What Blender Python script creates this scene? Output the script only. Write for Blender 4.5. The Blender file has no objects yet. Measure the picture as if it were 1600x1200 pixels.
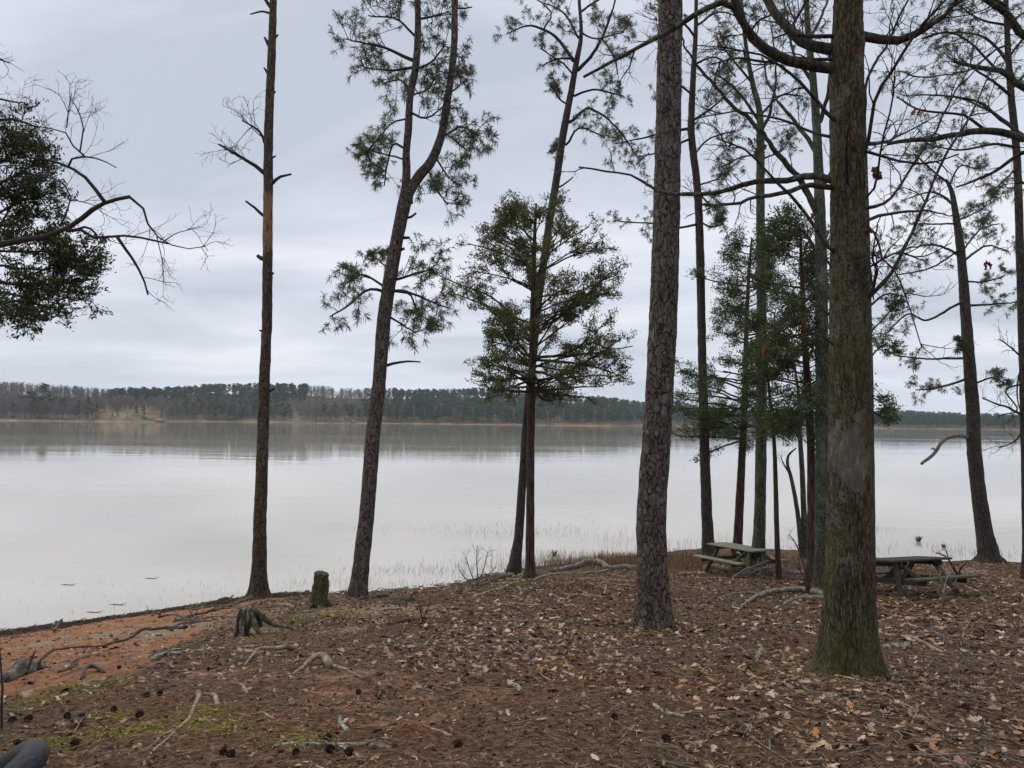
import bpy, math, random
import numpy as np
from mathutils import Matrix, Vector
rnd = random.Random(7); R = np.random.default_rng(11)
scene = bpy.context.scene
COL = scene.collection
# ---------------------------------------------------------------- camera, sky, sun, exposure
EYE = 4.6                     # eye height above the lake
F = 1190.0; PITCH = math.radians(2.72); ROLL = math.radians(0.68)
cam_d = bpy.data.cameras.new("camera"); cam = bpy.data.objects.new("camera", cam_d); COL.objects.link(cam)
cam_d.sensor_width = 36; cam_d.lens = 36 * F / 1600; cam_d.clip_start = 0.05; cam_d.clip_end = 8000
CM = Matrix.Rotation(math.pi / 2 + PITCH, 3, 'X') @ Matrix.Rotation(ROLL, 3, 'Z')
cam.matrix_world = Matrix.Translation((0, 0, EYE)) @ CM.to_4x4()
scene.camera = cam
CMn = np.array(CM)

world = bpy.data.worlds.new("World"); scene.world = world; world.use_nodes = True
def sky_world():
    nt = world.node_tree; nt.nodes.clear(); N = nt.nodes.new; L = nt.links.new
    out = N('ShaderNodeOutputWorld'); bg = N('ShaderNodeBackground'); L(bg.outputs[0], out.inputs[0])
    sky = N('ShaderNodeTexSky'); sky.sky_type = 'NISHITA'; sky.sun_disc = False
    sky.sun_elevation = math.radians(58); sky.sun_rotation = math.radians(-40); sky.air_density = 1.2; sky.dust_density = 3
    tc = N('ShaderNodeTexCoord'); sep = N('ShaderNodeSeparateXYZ'); L(tc.outputs['Generated'], sep.inputs[0])
    ad = N('ShaderNodeMath'); ad.operation = 'MAXIMUM'; L(sep.outputs[2], ad.inputs[0]); ad.inputs[1].default_value = 0.0
    a2 = N('ShaderNodeMath'); a2.operation = 'ADD'; L(ad.outputs[0], a2.inputs[0]); a2.inputs[1].default_value = 0.16
    dx = N('ShaderNodeMath'); dx.operation = 'DIVIDE'; L(sep.outputs[0], dx.inputs[0]); L(a2.outputs[0], dx.inputs[1])
    dy = N('ShaderNodeMath'); dy.operation = 'DIVIDE'; L(sep.outputs[1], dy.inputs[0]); L(a2.outputs[0], dy.inputs[1])
    cb = N('ShaderNodeCombineXYZ'); L(dx.outputs[0], cb.inputs[0]); L(dy.outputs[0], cb.inputs[1])
    mp = N('ShaderNodeMapping'); L(cb.outputs[0], mp.inputs[0]); mp.inputs['Rotation'].default_value = (0, 0, 0.45); mp.inputs['Scale'].default_value = (0.55, 1.0, 1); mp.inputs['Location'].default_value = (3.1, 1.7, 0)
    n1 = N('ShaderNodeTexNoise'); n1.inputs['Scale'].default_value = 1.15; n1.inputs['Detail'].default_value = 6; n1.inputs['Roughness'].default_value = 0.5
    n1.inputs['Distortion'].default_value = 0.5
    L(mp.outputs[0], n1.inputs['Vector'])
    cr = N('ShaderNodeValToRGB'); L(n1.outputs['Fac'], cr.inputs[0])
    e = cr.color_ramp.elements; e[0].position = 0.36; e[0].color = (4.3, 4.7, 5.45, 1); e[1].position = 0.62; e[1].color = (7.0, 7.15, 7.75, 1)
    m = cr.color_ramp.elements.new(0.5); m.color = (5.65, 5.95, 6.75, 1)
    # slightly cooler, brighter band near the horizon
    g = N('ShaderNodeMapRange'); L(ad.outputs[0], g.inputs[0]); g.inputs[1].default_value = 0.0; g.inputs[2].default_value = 0.16; g.inputs[3].default_value = 1; g.inputs[4].default_value = 0
    mh = N('ShaderNodeMix'); mh.data_type = 'RGBA'; L(g.outputs[0], mh.inputs[0]); L(cr.outputs[0], mh.inputs[6]); mh.inputs[7].default_value = (5.9, 6.4, 7.2, 1)
    mf = N('ShaderNodeMath'); mf.operation = 'MULTIPLY'; L(g.outputs[0], mf.inputs[0]); mf.inputs[1].default_value = 0.55; L(mf.outputs[0], mh.inputs[0])
    mx = N('ShaderNodeMix'); mx.data_type = 'RGBA'; mx.inputs[0].default_value = 0.93
    L(sky.outputs[0], mx.inputs[6]); L(mh.outputs[2], mx.inputs[7])
    L(mx.outputs[2], bg.inputs[0]); bg.inputs[1].default_value = 0.1
sky_world()
sun_d = bpy.data.lights.new("sun", 'SUN'); sun = bpy.data.objects.new("sun", sun_d); COL.objects.link(sun)
sun_d.energy = 1.5; sun_d.angle = math.radians(60); sun_d.color = (1, .96, .9)
_s = Vector((math.sin(math.radians(-40)) * math.cos(math.radians(58)), math.cos(math.radians(-40)) * math.cos(math.radians(58)), math.sin(math.radians(58))))
sun.rotation_euler = _s.to_track_quat('Z', 'Y').to_euler(); sun.location = (0, 0, 60)
scene.view_settings.view_transform = 'Standard'; scene.view_settings.look = 'None'; scene.view_settings.exposure = 0.34; scene.view_settings.gamma = 1
scene.render.engine = 'CYCLES'
cy = scene.cycles; cy.max_bounces = 5; cy.diffuse_bounces = 2; cy.glossy_bounces = 3; cy.transparent_max_bounces = 6; cy.volume_bounces = 1
cy.use_denoising = True; cy.caustics_reflective = False; cy.caustics_refractive = False

# ---------------------------------------------------------------- pixel <-> world helpers
def ray(px, py):
    d = CMn @ np.array([(px - 800) / F, (600 - py) / F, -1.0]); return d
def at(px, py, Y):
    d = ray(px, py); t = Y / d[1]; return np.array([d[0] * t, Y, EYE + d[2] * t])
# ---------------------------------------------------------------- vectorised value noise
def _hash(ix, iy, iz, s):
    h = (ix * 374761393 + iy * 668265263 + iz * 2147483647 + s * 974634777) & 0xffffffff
    h = ((h ^ (h >> 13)) * 1274126177) & 0xffffffff
    h = ((h ^ (h >> 16)) * 2246822519) & 0xffffffff
    return ((h ^ (h >> 15)) & 0xffffff) / float(0xffffff)
def vnoise(p, s=0):
    p = np.asarray(p, float); i = np.floor(p).astype(np.int64); f = p - i; f = f * f * (3 - 2 * f)
    r = 0
    for a in (0, 1):
        for b in (0, 1):
            for c in (0, 1):
                w = (f[..., 0] if a else 1 - f[..., 0]) * (f[..., 1] if b else 1 - f[..., 1]) * (f[..., 2] if c else 1 - f[..., 2])
                r = r + w * _hash(i[..., 0] + a, i[..., 1] + b, i[..., 2] + c, s)
    return r * 2 - 1
def fbm(p, o=4, s=0):
    r = 0; a = 1.; q = np.asarray(p, float); t = 0
    for k in range(o):
        r = r + a * vnoise(q, s + k); t += a; a *= .5; q = q * 2.03
    return r / t
def n2(x, y, sc, o=3, s=0):
    return fbm(np.stack([x * sc, y * sc, np.zeros_like(x) + .37], -1), o, s)
# ---------------------------------------------------------------- terrain height
def cp(px, py, H):
    d = ray(px, py); t = H / -d[2]; return (d[0] * t, d[1] * t, H)
SH = [(0, 988), (60, 983), (120, 974), (200, 962), (280, 955), (340, 942), (400, 932), (470, 928), (560, 926), (640, 919), (720, 912), (760, 900),
      (800, 890), (870, 882), (950, 872), (1000, 866), (1100, 857), (1250, 860), (1350, 870), (1450, 876), (1550, 875), (1600, 880)]
cps = [cp(x, y, 4.6) for x, y in SH]
shore = [(c[0], c[1]) for c in cps]
shore = [(-60, -6), (-30, 5), (-18, 12.5)] + shore + [(24, 27), (34, 30), (60, 36)]
cps += [(-30, 5, 4.6), (-18, 12.5, 4.6), (24, 27, 4.6), (34, 30, 4.6)]
for sx, sy in shore[2:-2:2]: cps.append((sx - .6, sy + 4, 5.3)); cps.append((sx - 1, sy + 12, 6.3))
cps += [cp(0, 1095, 1.82), cp(0, 1040, 2.4), cp(180, 1062, 1.95), cp(330, 1010, 2.13), cp(200, 1000, 2.9), cp(120, 1020, 2.7), cp(385, 998, 2.25), cp(497, 950, 2.7), cp(405, 934, 4.15),
        cp(450, 940, 3.4), cp(558, 934, 4.1), cp(700, 1000, 2.22), cp(620, 960, 2.85), cp(820, 900, 4.12), cp(740, 925, 3.7), cp(900, 930, 3.06), cp(950, 892, 4.3), cp(1018, 978, 2.44), cp(1326, 1050, 1.99),
        cp(1404, 932, 3.24), cp(1506, 922, 3.35), cp(1165, 902, 4.1), cp(1100, 900, 4.15), cp(1283, 917, 3.6), cp(1546, 878, 4.45), cp(1600, 905, 4.1), cp(1600, 1000, 2.35),
        cp(1100, 950, 2.9), cp(1200, 1000, 2.3), cp(800, 1100, 1.75), cp(1200, 1150, 1.62), cp(500, 1100, 1.75), cp(1500, 1100, 1.75), cp(1460, 960, 2.85)]
for X in (-3, -1, 1, 3): cps.append((X, 3.0, 1.55)); cps.append((X, 0, 1.45))
cps += [(-6, 0, 1.9), (6, 0, 1.4), (-12, 0, 2.6), (12, 0, 1.4), (0, -10, 1.2), (-12, -10, 2.2), (14, -10, 1.2), (22, 8, 1.9), (30, 15, 2.6), (-25, -10, 3.6), (30, -10, 1.3), (-9, 5, 2.6), (9, 4, 1.65), (17, 16, 3.2)]
C = np.array(cps)
def _U(r2): return np.where(r2 > 1e-12, r2 * np.log(np.maximum(r2, 1e-12)), 0)
_d2 = ((C[:, None, :2] - C[None, :, :2]) ** 2).sum(-1); _n = len(C)
_A = np.zeros((_n + 3, _n + 3)); _A[:_n, :_n] = _U(_d2) + np.eye(_n) * 2.0
_A[:_n, _n] = 1; _A[:_n, _n + 1:] = C[:, :2]; _A[_n, :_n] = 1; _A[_n + 1:, :_n] = C[:, :2].T
_W = np.linalg.solve(_A, np.concatenate([C[:, 2], [0, 0, 0]]))
def base_h(x, y):
    x = np.atleast_1d(np.asarray(x, float)); y = np.atleast_1d(np.asarray(y, float))
    xc = np.clip(x, -30, 34); yc = np.clip(y, -14, 44)
    h = _W[_n] + _W[_n + 1] * xc + _W[_n + 2] * yc
    for k in range(_n): h = h + _W[k] * _U((xc - C[k, 0]) ** 2 + (yc - C[k, 1]) ** 2)
    far = np.clip(np.hypot(x - xc, y - yc) / 40, 0, 1)
    h = h * (1 - far) + far * np.where(y > 20, 9.0, np.where(y > 0, 5.5, 2.0))
    return EYE - h                      # world z
def gz(x, y, fine=True):
    x = np.atleast_1d(np.asarray(x, float)); y = np.atleast_1d(np.asarray(y, float))
    z = base_h(x, y)
    if fine: z = z + .05 * n2(x, y, .9, 3, 3) + .018 * n2(x, y, 5, 3, 9)
    return z
def ground_at(px, py):
    d = ray(px, py); Y = np.linspace(1.2, 60, 3000); X = Y * d[0] / d[1]; Z = EYE + Y * d[2] / d[1]
    g = base_h(X, Y); k = np.argmax(Z < g)
    if k == 0: k = len(Y) - 1
    return np.array([X[k], Y[k], gz(X[k], Y[k])[0]])
# ---------------------------------------------------------------- mesh builder
class MB:
    def __init__(s): s.v = []; s.q = []; s.t = []; s.n = 0; s.c = []
    def add(s, v, q=None, t=None, c=None):
        v = np.asarray(v, float).reshape(-1, 3)
        if q is not None and len(q): s.q.append(np.asarray(q, int).reshape(-1, 4) + s.n)
        if t is not None and len(t): s.t.append(np.asarray(t, int).reshape(-1, 3) + s.n)
        s.v.append(v); s.n += len(v)
        if c is not None: s.c.append(np.broadcast_to(np.asarray(c, float), (len(v), 4)))
    def build(s, name, mat, parent=None, origin=(0, 0, 0), smooth=True):
        if not s.v: return None
        v = np.concatenate(s.v) - np.asarray(origin, float)
        q = np.concatenate(s.q) if s.q else np.zeros((0, 4), int); t = np.concatenate(s.t) if s.t else np.zeros((0, 3), int)
        me = bpy.data.meshes.new(name); me.vertices.add(len(v)); me.vertices.foreach_set('co', v.astype(np.float32).ravel())
        nl = len(q) * 4 + len(t) * 3; me.loops.add(nl); me.polygons.add(len(q) + len(t))
        me.loops.foreach_set('vertex_index', np.concatenate([q.ravel(), t.ravel()]).astype(np.int32))
        st = np.concatenate([np.arange(len(q)) * 4, len(q) * 4 + np.arange(len(t)) * 3]).astype(np.int32)
        me.polygons.foreach_set('loop_start', st)
        me.polygons.foreach_set('use_smooth', np.full(len(st), smooth))
        if s.c and sum(len(a) for a in s.c) == len(v):
            ca = me.color_attributes.new('mask', 'FLOAT_COLOR', 'POINT'); ca.data.foreach_set('color', np.concatenate(s.c).astype(np.float32).ravel())
        me.update(calc_edges=True); me.validate()
        o = bpy.data.objects.new(name, me); COL.objects.link(o)
        if mat: me.materials.append(mat)
        if parent is not None: o.parent = parent
        else: o.location = origin
        return o
def tag(o, label=None, cat=None, group=None, kind=None):
    if label: o['label'] = label
    if cat: o['category'] = cat
    if group: o['group'] = group
    if kind: o['kind'] = kind
    return o
def empty(name, loc, label, cat, group=None):
    o = bpy.data.objects.new(name, None); COL.objects.link(o); o.location = [float(a) for a in loc]; o.empty_display_size = .3
    return tag(o, label, cat, group)
def resample(P, r, n):
    P = np.asarray(P, float); r = np.asarray(r, float)
    m = len(P)
    if m == 2: t = np.linspace(0, 1, n)[:, None]; return P[0] * (1 - t) + P[1] * t, r[0] + (r[1] - r[0]) * t[:, 0]
    ext = np.vstack([2 * P[0] - P[1], P, 2 * P[-1] - P[-2]]); L = np.concatenate([[0], np.cumsum(np.linalg.norm(np.diff(P, axis=0), axis=1))])
    s = np.linspace(0, L[-1], n); k = np.clip(np.searchsorted(L, s, side='right') - 1, 0, m - 2); u = ((s - L[k]) / np.maximum(L[k + 1] - L[k], 1e-9))[:, None]
    p0, p1, p2, p3 = ext[k], ext[k + 1], ext[k + 2], ext[k + 3]
    out = .5 * ((2 * p1) + (-p0 + p2) * u + (2 * p0 - 5 * p1 + 4 * p2 - p3) * u ** 2 + (-p0 + 3 * p1 - 3 * p2 + p3) * u ** 3)
    return out, r[k] * (1 - u[:, 0]) + r[k + 1] * u[:, 0]
def frames(P):
    T = np.gradient(P, axis=0); T /= np.maximum(np.linalg.norm(T, axis=1), 1e-9)[:, None]
    a = np.array([0., 1, 0]) if abs(T[0][1]) < .9 else np.array([1., 0, 0])
    u = np.cross(a, T[0]); u /= np.linalg.norm(u); U = [u]
    for i in range(1, len(P)):
        u = U[-1] - T[i] * np.dot(U[-1], T[i]); u /= max(np.linalg.norm(u), 1e-9); U.append(u)
    U = np.array(U); return T, U, np.cross(T, U)
def tube(mb, P, r, sides=5, cap=True, disp=None, c=None, cap0=False):
    P = np.asarray(P, float); n = len(P); T, U, V = frames(P)
    th = np.arange(sides) * 2 * math.pi / sides
    rr = np.broadcast_to(np.asarray(r, float)[:, None], (n, sides)).copy()
    D = U[:, None] * np.cos(th)[None, :, None] + V[:, None] * np.sin(th)[None, :, None]
    if disp is not None: rr = disp(P[:, None] + D * rr[..., None], rr, th)
    v = P[:, None] + D * rr[..., None]
    i = np.arange(n - 1)[:, None] * sides; j = np.arange(sides)[None]; k = (j + 1) % sides
    q = np.stack([i + j, i + k, i + k + sides, i + j + sides], -1).reshape(-1, 4)
    vv = v.reshape(-1, 3); t = None
    if cap:
        vv = np.vstack([vv, P[-1] + T[-1] * r[-1] * .3]); b = (n - 1) * sides; jj = np.arange(sides)
        t = np.stack([b + jj, b + (jj + 1) % sides, np.full(sides, n * sides)], -1)
    if cap0: k0 = len(vv); vv = np.vstack([vv, P[0] - T[0] * r[0] * .15]); jj = np.arange(sides); t0_ = np.stack([(jj + 1) % sides, jj, np.full(sides, k0)], -1); t = t0_ if t is None else np.vstack([t, t0_])
    mb.add(vv, q, t, c=None if c is None else (c if np.ndim(c) == 1 else np.vstack([c, c[-1:]]) if cap else c))
    return v
# ---------------------------------------------------------------- materials
def mat_nodes(name, rough=.9, spec=.2):
    m = bpy.data.materials.new(name); m.use_nodes = True; nt = m.node_tree; b = nt.nodes['Principled BSDF']
    b.inputs['Roughness'].default_value = rough; b.inputs['Specular IOR Level'].default_value = spec
    return m, nt, b
def noise(nt, vec, scale, detail=4, rough=.55, dist=0):
    n = nt.nodes.new('ShaderNodeTexNoise'); n.inputs['Scale'].default_value = scale; n.inputs['Detail'].default_value = detail; n.inputs['Roughness'].default_value = rough; n.inputs['Distortion'].default_value = dist
    if vec: nt.links.new(vec, n.inputs['Vector'])
    return n.outputs['Fac']
def ramp(nt, fac, stops):
    r = nt.nodes.new('ShaderNodeValToRGB'); nt.links.new(fac, r.inputs[0]); e = r.color_ramp.elements
    e[0].position, e[0].color = stops[0][0], (*stops[0][1], 1); e[1].position, e[1].color = stops[-1][0], (*stops[-1][1], 1)
    for p, c in stops[1:-1]: a = e.new(p); a.color = (*c, 1)
    return r.outputs[0]
def mixc(nt, fac, a, b, blend='MIX'):
    m = nt.nodes.new('ShaderNodeMix'); m.data_type = 'RGBA'; m.blend_type = blend
    for s, x in ((0, fac), (6, a), (7, b)):
        if hasattr(x, 'node'): nt.links.new(x, m.inputs[s])
        elif s == 0: m.inputs[0].default_value = x
        else: m.inputs[s].default_value = (*x, 1)
    return m.outputs[2]
def math_n(nt, op, a, b=0.):
    m = nt.nodes.new('ShaderNodeMath'); m.operation = op
    for i, x in enumerate((a, b)):
        if hasattr(x, 'node'): nt.links.new(x, m.inputs[i])
        else: m.inputs[i].default_value = x
    return m.outputs[0]
def mrange(nt, x, a, b, c=0., d=1.):
    m = nt.nodes.new('ShaderNodeMapRange'); nt.links.new(x, m.inputs[0])
    for i, v in enumerate((a, b, c, d)): m.inputs[i + 1].default_value = v
    return m.outputs[0]
def bump(nt, b, h, strength=.6, dist=.02):
    n = nt.nodes.new('ShaderNodeBump'); n.inputs['Strength'].default_value = strength; n.inputs['Distance'].default_value = dist
    nt.links.new(h, n.inputs['Height']); nt.links.new(n.outputs[0], b.inputs['Normal'])
def coords(nt, scale=(1, 1, 1)):
    tc = nt.nodes.new('ShaderNodeTexCoord'); mp = nt.nodes.new('ShaderNodeMapping'); nt.links.new(tc.outputs['Object'], mp.inputs[0]); mp.inputs['Scale'].default_value = scale
    return mp.outputs[0]
def attr(nt):
    a = nt.nodes.new('ShaderNodeAttribute'); a.attribute_name = 'mask'; s = nt.nodes.new('ShaderNodeSeparateColor'); nt.links.new(a.outputs['Color'], s.inputs[0])
    return s.outputs[0], s.outputs[1], s.outputs[2], a.outputs['Alpha']
def island(nt):
    return nt.nodes.new('ShaderNodeNewGeometry').outputs['Random Per Island']

def bark_pine(name, base=(.05, .04, .033), hi=(.235, .195, .165), plate=15., masked=False):
    m, nt, b = mat_nodes(name)
    v = coords(nt, (1, 1, .5))
    w = nt.nodes.new('ShaderNodeVectorMath'); w.operation = 'MULTIPLY_ADD'
    nc = nt.nodes.new('ShaderNodeTexNoise'); nc.inputs['Scale'].default_value = 11; nc.inputs['Detail'].default_value = 4; nt.links.new(v, nc.inputs['Vector'])
    nt.links.new(nc.outputs['Color'], w.inputs[0]); w.inputs[1].default_value = (.14, .14, .14); nt.links.new(v, w.inputs[2])
    def vor(sc):
        vo = nt.nodes.new('ShaderNodeTexVoronoi'); vo.feature = 'DISTANCE_TO_EDGE'; vo.inputs['Scale'].default_value = sc; nt.links.new(w.outputs[0], vo.inputs['Vector'])
        vc = nt.nodes.new('ShaderNodeTexVoronoi'); vc.inputs['Scale'].default_value = sc; nt.links.new(w.outputs[0], vc.inputs['Vector'])
        sp = nt.nodes.new('ShaderNodeSeparateColor'); nt.links.new(vc.outputs['Color'], sp.inputs[0]); return vo.outputs['Distance'], sp.outputs[0]
    d1, c1 = vor(plate); d2, c2 = vor(plate * 2.6)
    fine = noise(nt, coords(nt, (1, 1, .35)), 70, 5, .7); med = noise(nt, coords(nt, (1, 1, .6)), 17, 4, .7)
    tone = math_n(nt, 'ADD', math_n(nt, 'MULTIPLY', c1, .3), math_n(nt, 'ADD', math_n(nt, 'MULTIPLY', c2, .35), math_n(nt, 'MULTIPLY', mrange(nt, fine, .3, .7), .5)))
    pc = mixc(nt, mrange(nt, tone, .15, 1.), base, hi)
    thr = mrange(nt, med, .35, .65, .015, .12)
    crack = math_n(nt, 'MINIMUM', math_n(nt, 'DIVIDE', d1, thr), 1.); cr2 = math_n(nt, 'MAXIMUM', mrange(nt, d2, .0, .12), mrange(nt, med, .4, .55))
    dark = math_n(nt, 'MULTIPLY', math_n(nt, 'POWER', crack, 1.3), mrange(nt, cr2, 0., 1., .55, 1.))
    col = mixc(nt, dark, (.014, .011, .009), pc)
    if masked:
        r, g, bl, al = attr(nt)
        wood = mixc(nt, noise(nt, coords(nt, (8, 8, 1.2)), 6, 4), (.16, .085, .04), (.5, .31, .16))
        mk = mrange(nt, math_n(nt, 'ADD', r, math_n(nt, 'MULTIPLY', math_n(nt, 'SUBTRACT', noise(nt, coords(nt, (1, 1, .22)), 13, 5, .7), .5), 3.2)), .45, .55)
        col = mixc(nt, mk, col, wood)
    nt.links.new(col, b.inputs['Base Color'])
    bump(nt, b, math_n(nt, 'ADD', dark, math_n(nt, 'MULTIPLY', fine, .5)), 1., .02); return m
def bark_oak(name, base=(.06, .05, .036), hi=(.15, .13, .1), moss=(.035, .038, .013), lichen=(.2, .21, .17), mossamt=.5, lichamt=.35, masked=False, vs=.22, sc=28):
    m, nt, b = mat_nodes(name)
    v = coords(nt, (1, 1, vs)); f = noise(nt, v, sc, 5, .6, .3)
    if masked:
        vo = nt.nodes.new('ShaderNodeTexVoronoi'); vo.feature = 'DISTANCE_TO_EDGE'; vo.inputs['Scale'].default_value = 34; nt.links.new(coords(nt, (1, 1, .3)), vo.inputs['Vector'])
        f = math_n(nt, 'ADD', math_n(nt, 'MULTIPLY', noise(nt, coords(nt, (1, 1, .14)), 60, 5, .68), .68), math_n(nt, 'ADD', math_n(nt, 'MULTIPLY', noise(nt, coords(nt, (1, 1, .6)), 90, 4, .7), .32), mrange(nt, vo.outputs['Distance'], 0., .14, -.05, .05)))
    col = ramp(nt, f, [(.36, (base[0] * .35, base[1] * .35, base[2] * .35)), (.5, base), (.68, hi)])
    big = noise(nt, coords(nt, (1, 1, .5)), 3.5, 4, .6); spk = noise(nt, coords(nt), 45, 3)
    lm = math_n(nt, 'MULTIPLY', mrange(nt, big, .5, .62), mrange(nt, spk, .42, .6)); col = mixc(nt, math_n(nt, 'MULTIPLY', lm, lichamt * 2), col, lichen)
    mm = mrange(nt, noise(nt, coords(nt, (1, 1, .4)), 4.7, 4, .7), .42, .66); 
    if masked:
        r, g, bl, al = attr(nt)
        grey = ramp(nt, noise(nt, coords(nt, (1, 1, .35)), 20, 4, .65), [(.35, (.12, .10, .085)), (.5, (.15, .125, .105)), (.7, (.27, .235, .2))])
        mk = mrange(nt, math_n(nt, 'ADD', r, math_n(nt, 'MULTIPLY', math_n(nt, 'SUBTRACT', noise(nt, coords(nt, (1, 1, .7)), 14, 5, .7), .5), 2.0)), .5, .62)
        col = mixc(nt, mk, col, grey)
        mm = math_n(nt, 'MINIMUM', math_n(nt, 'ADD', math_n(nt, 'MULTIPLY', mm, mossamt), g), 1.)
        mm = math_n(nt, 'MULTIPLY', mm, mrange(nt, f, .35, .6, .45, 1.))
        col = mixc(nt, mm, col, mixc(nt, spk, moss, (moss[0] * 2.2, moss[1] * 2., moss[2] * 1.6)))
    else:
        col = mixc(nt, math_n(nt, 'MULTIPLY', mm, mossamt), col, moss)
    nt.links.new(col, b.inputs['Base Color']); bump(nt, b, f, 1., .03); return m
def flat_var(name, stops, rough=.9, scale=14, spec=.2, vs=1., bs=.4, transl=0.):
    m, nt, b = mat_nodes(name, rough, spec); n = noise(nt, coords(nt, (1, 1, vs)), scale, 4, .6)
    nt.links.new(ramp(nt, n, stops), b.inputs['Base Color'])
    if bs: bump(nt, b, n, bs, .01)
    return m
def leafy(name, stops, rough=.6, spec=.25, transl=.0):
    m, nt, b = mat_nodes(name, rough, spec); c = ramp(nt, island(nt), stops); nt.links.new(c, b.inputs['Base Color'])
    if transl:
        tr = nt.nodes.new('ShaderNodeBsdfTranslucent'); nt.links.new(c, tr.inputs[0]); mx = nt.nodes.new('ShaderNodeMixShader'); mx.inputs[0].default_value = transl
        nt.links.new(b.outputs[0], mx.inputs[1]); nt.links.new(tr.outputs[0], mx.inputs[2]); nt.links.new(mx.outputs[0], nt.nodes['Material Output'].inputs[0])
    return m
M = {}
M['pine'] = bark_pine('pine_bark'); M['pine_far'] = bark_pine('pine_bark_small', (.04, .033, .028), (.15, .125, .105), 17)
M['snag'] = bark_pine('dead_pine_bark', (.048, .036, .027), (.19, .14, .10), 15, True)
M['oak'] = bark_oak('oak_bark', masked=True, base=(.045, .034, .018), hi=(.20, .165, .11), moss=(.05, .05, .013), mossamt=.6, vs=.3, sc=44)
M['limb'] = bark_oak('oak_limb_bark', base=(.04, .035, .026), hi=(.11, .10, .075), mossamt=.45)
M['lichen'] = bark_oak('lichen_bark', base=(.055, .058, .04), hi=(.15, .155, .12), moss=(.06, .08, .042), lichen=(.2, .22, .165), mossamt=.7, lichamt=.45, vs=.5)
M['dark_twig'] = flat_var('twig_bark', [(.3, (.022, .018, .016)), (.7, (.06, .05, .043))])
M['grey_twig'] = flat_var('pale_twig_bark', [(.3, (.09, .08, .068)), (.7, (.26, .24, .2))])
M['cedar'] = bark_oak('cedar_bark', base=(.06, .038, .029), hi=(.15, .10, .078), mossamt=.12, lichamt=.1, vs=.07, sc=45)
M['root'] = flat_var('root_wood', [(.3, (.085, .065, .04)), (.5, (.23, .18, .11)), (.72, (.44, .36, .24))], scale=14, vs=1)
M['drift'] = flat_var('driftwood', [(.3, (.03, .024, .02)), (.55, (.085, .066, .05)), (.78, (.2, .16, .12))], scale=9)
M['lstick'] = flat_var('lichen_stick', [(.36, (.055, .045, .03)), (.5, (.18, .17, .12)), (.66, (.44, .43, .35))], scale=30)
M['needle'] = leafy('pine_needles', [(0, (.03, .046, .016)), (.5, (.07, .1, .034)), (.93, (.125, .15, .055)), (1, (.2, .13, .06))], .45, .4, .3)
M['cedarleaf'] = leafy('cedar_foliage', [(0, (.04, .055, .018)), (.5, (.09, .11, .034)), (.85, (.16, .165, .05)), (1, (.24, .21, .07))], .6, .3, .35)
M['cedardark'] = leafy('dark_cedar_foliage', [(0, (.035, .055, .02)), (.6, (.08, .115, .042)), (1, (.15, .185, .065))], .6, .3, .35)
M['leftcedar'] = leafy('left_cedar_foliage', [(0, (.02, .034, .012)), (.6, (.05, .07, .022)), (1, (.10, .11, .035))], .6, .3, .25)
M['leafl'] = leafy('dead_leaves', [(0, (.03, .018, .012)), (.3, (.09, .054, .033)), (.5, (.22, .135, .085)), (.74, (.40, .275, .185)), (.84, (.34, .15, .06)), (.9, (.47, .35, .24)), (1, (.56, .45, .34))], .75, .25)
M['straw'] = leafy('pine_straw', [(0, (.025, .012, .008)), (.5, (.11, .055, .026)), (.85, (.25, .135, .064)), (1, (.44, .31, .18))], .8)
M['debris'] = leafy('forest_debris', [(0, (.018, .012, .009)), (.4, (.085, .055, .036)), (.75, (.23, .155, .105)), (1, (.46, .34, .245))], .9, .1)
M['hang'] = leafy('hanging_leaves', [(0, (.10, .04, .024)), (1, (.2, .095, .055))], .7, .2, .3)
M['moss'] = leafy('moss', [(0, (.08, .08, .012)), (1, (.30, .27, .04))], .95, .1)
M['marsh'] = leafy('marsh_grass', [(0, (.10, .055, .03)), (.6, (.25, .155, .085)), (1, (.44, .32, .19))], .9)
M['reed'] = leafy('reeds', [(0, (.05, .045, .035)), (1, (.17, .14, .1))], .9)
M['green'] = leafy('green_grass', [(0, (.05, .08, .02)), (1, (.15, .19, .06))], .8)
M['cone'] = leafy('pine_cone', [(0, (.025, .015, .011)), (1, (.08, .05, .036))], .85)
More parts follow.
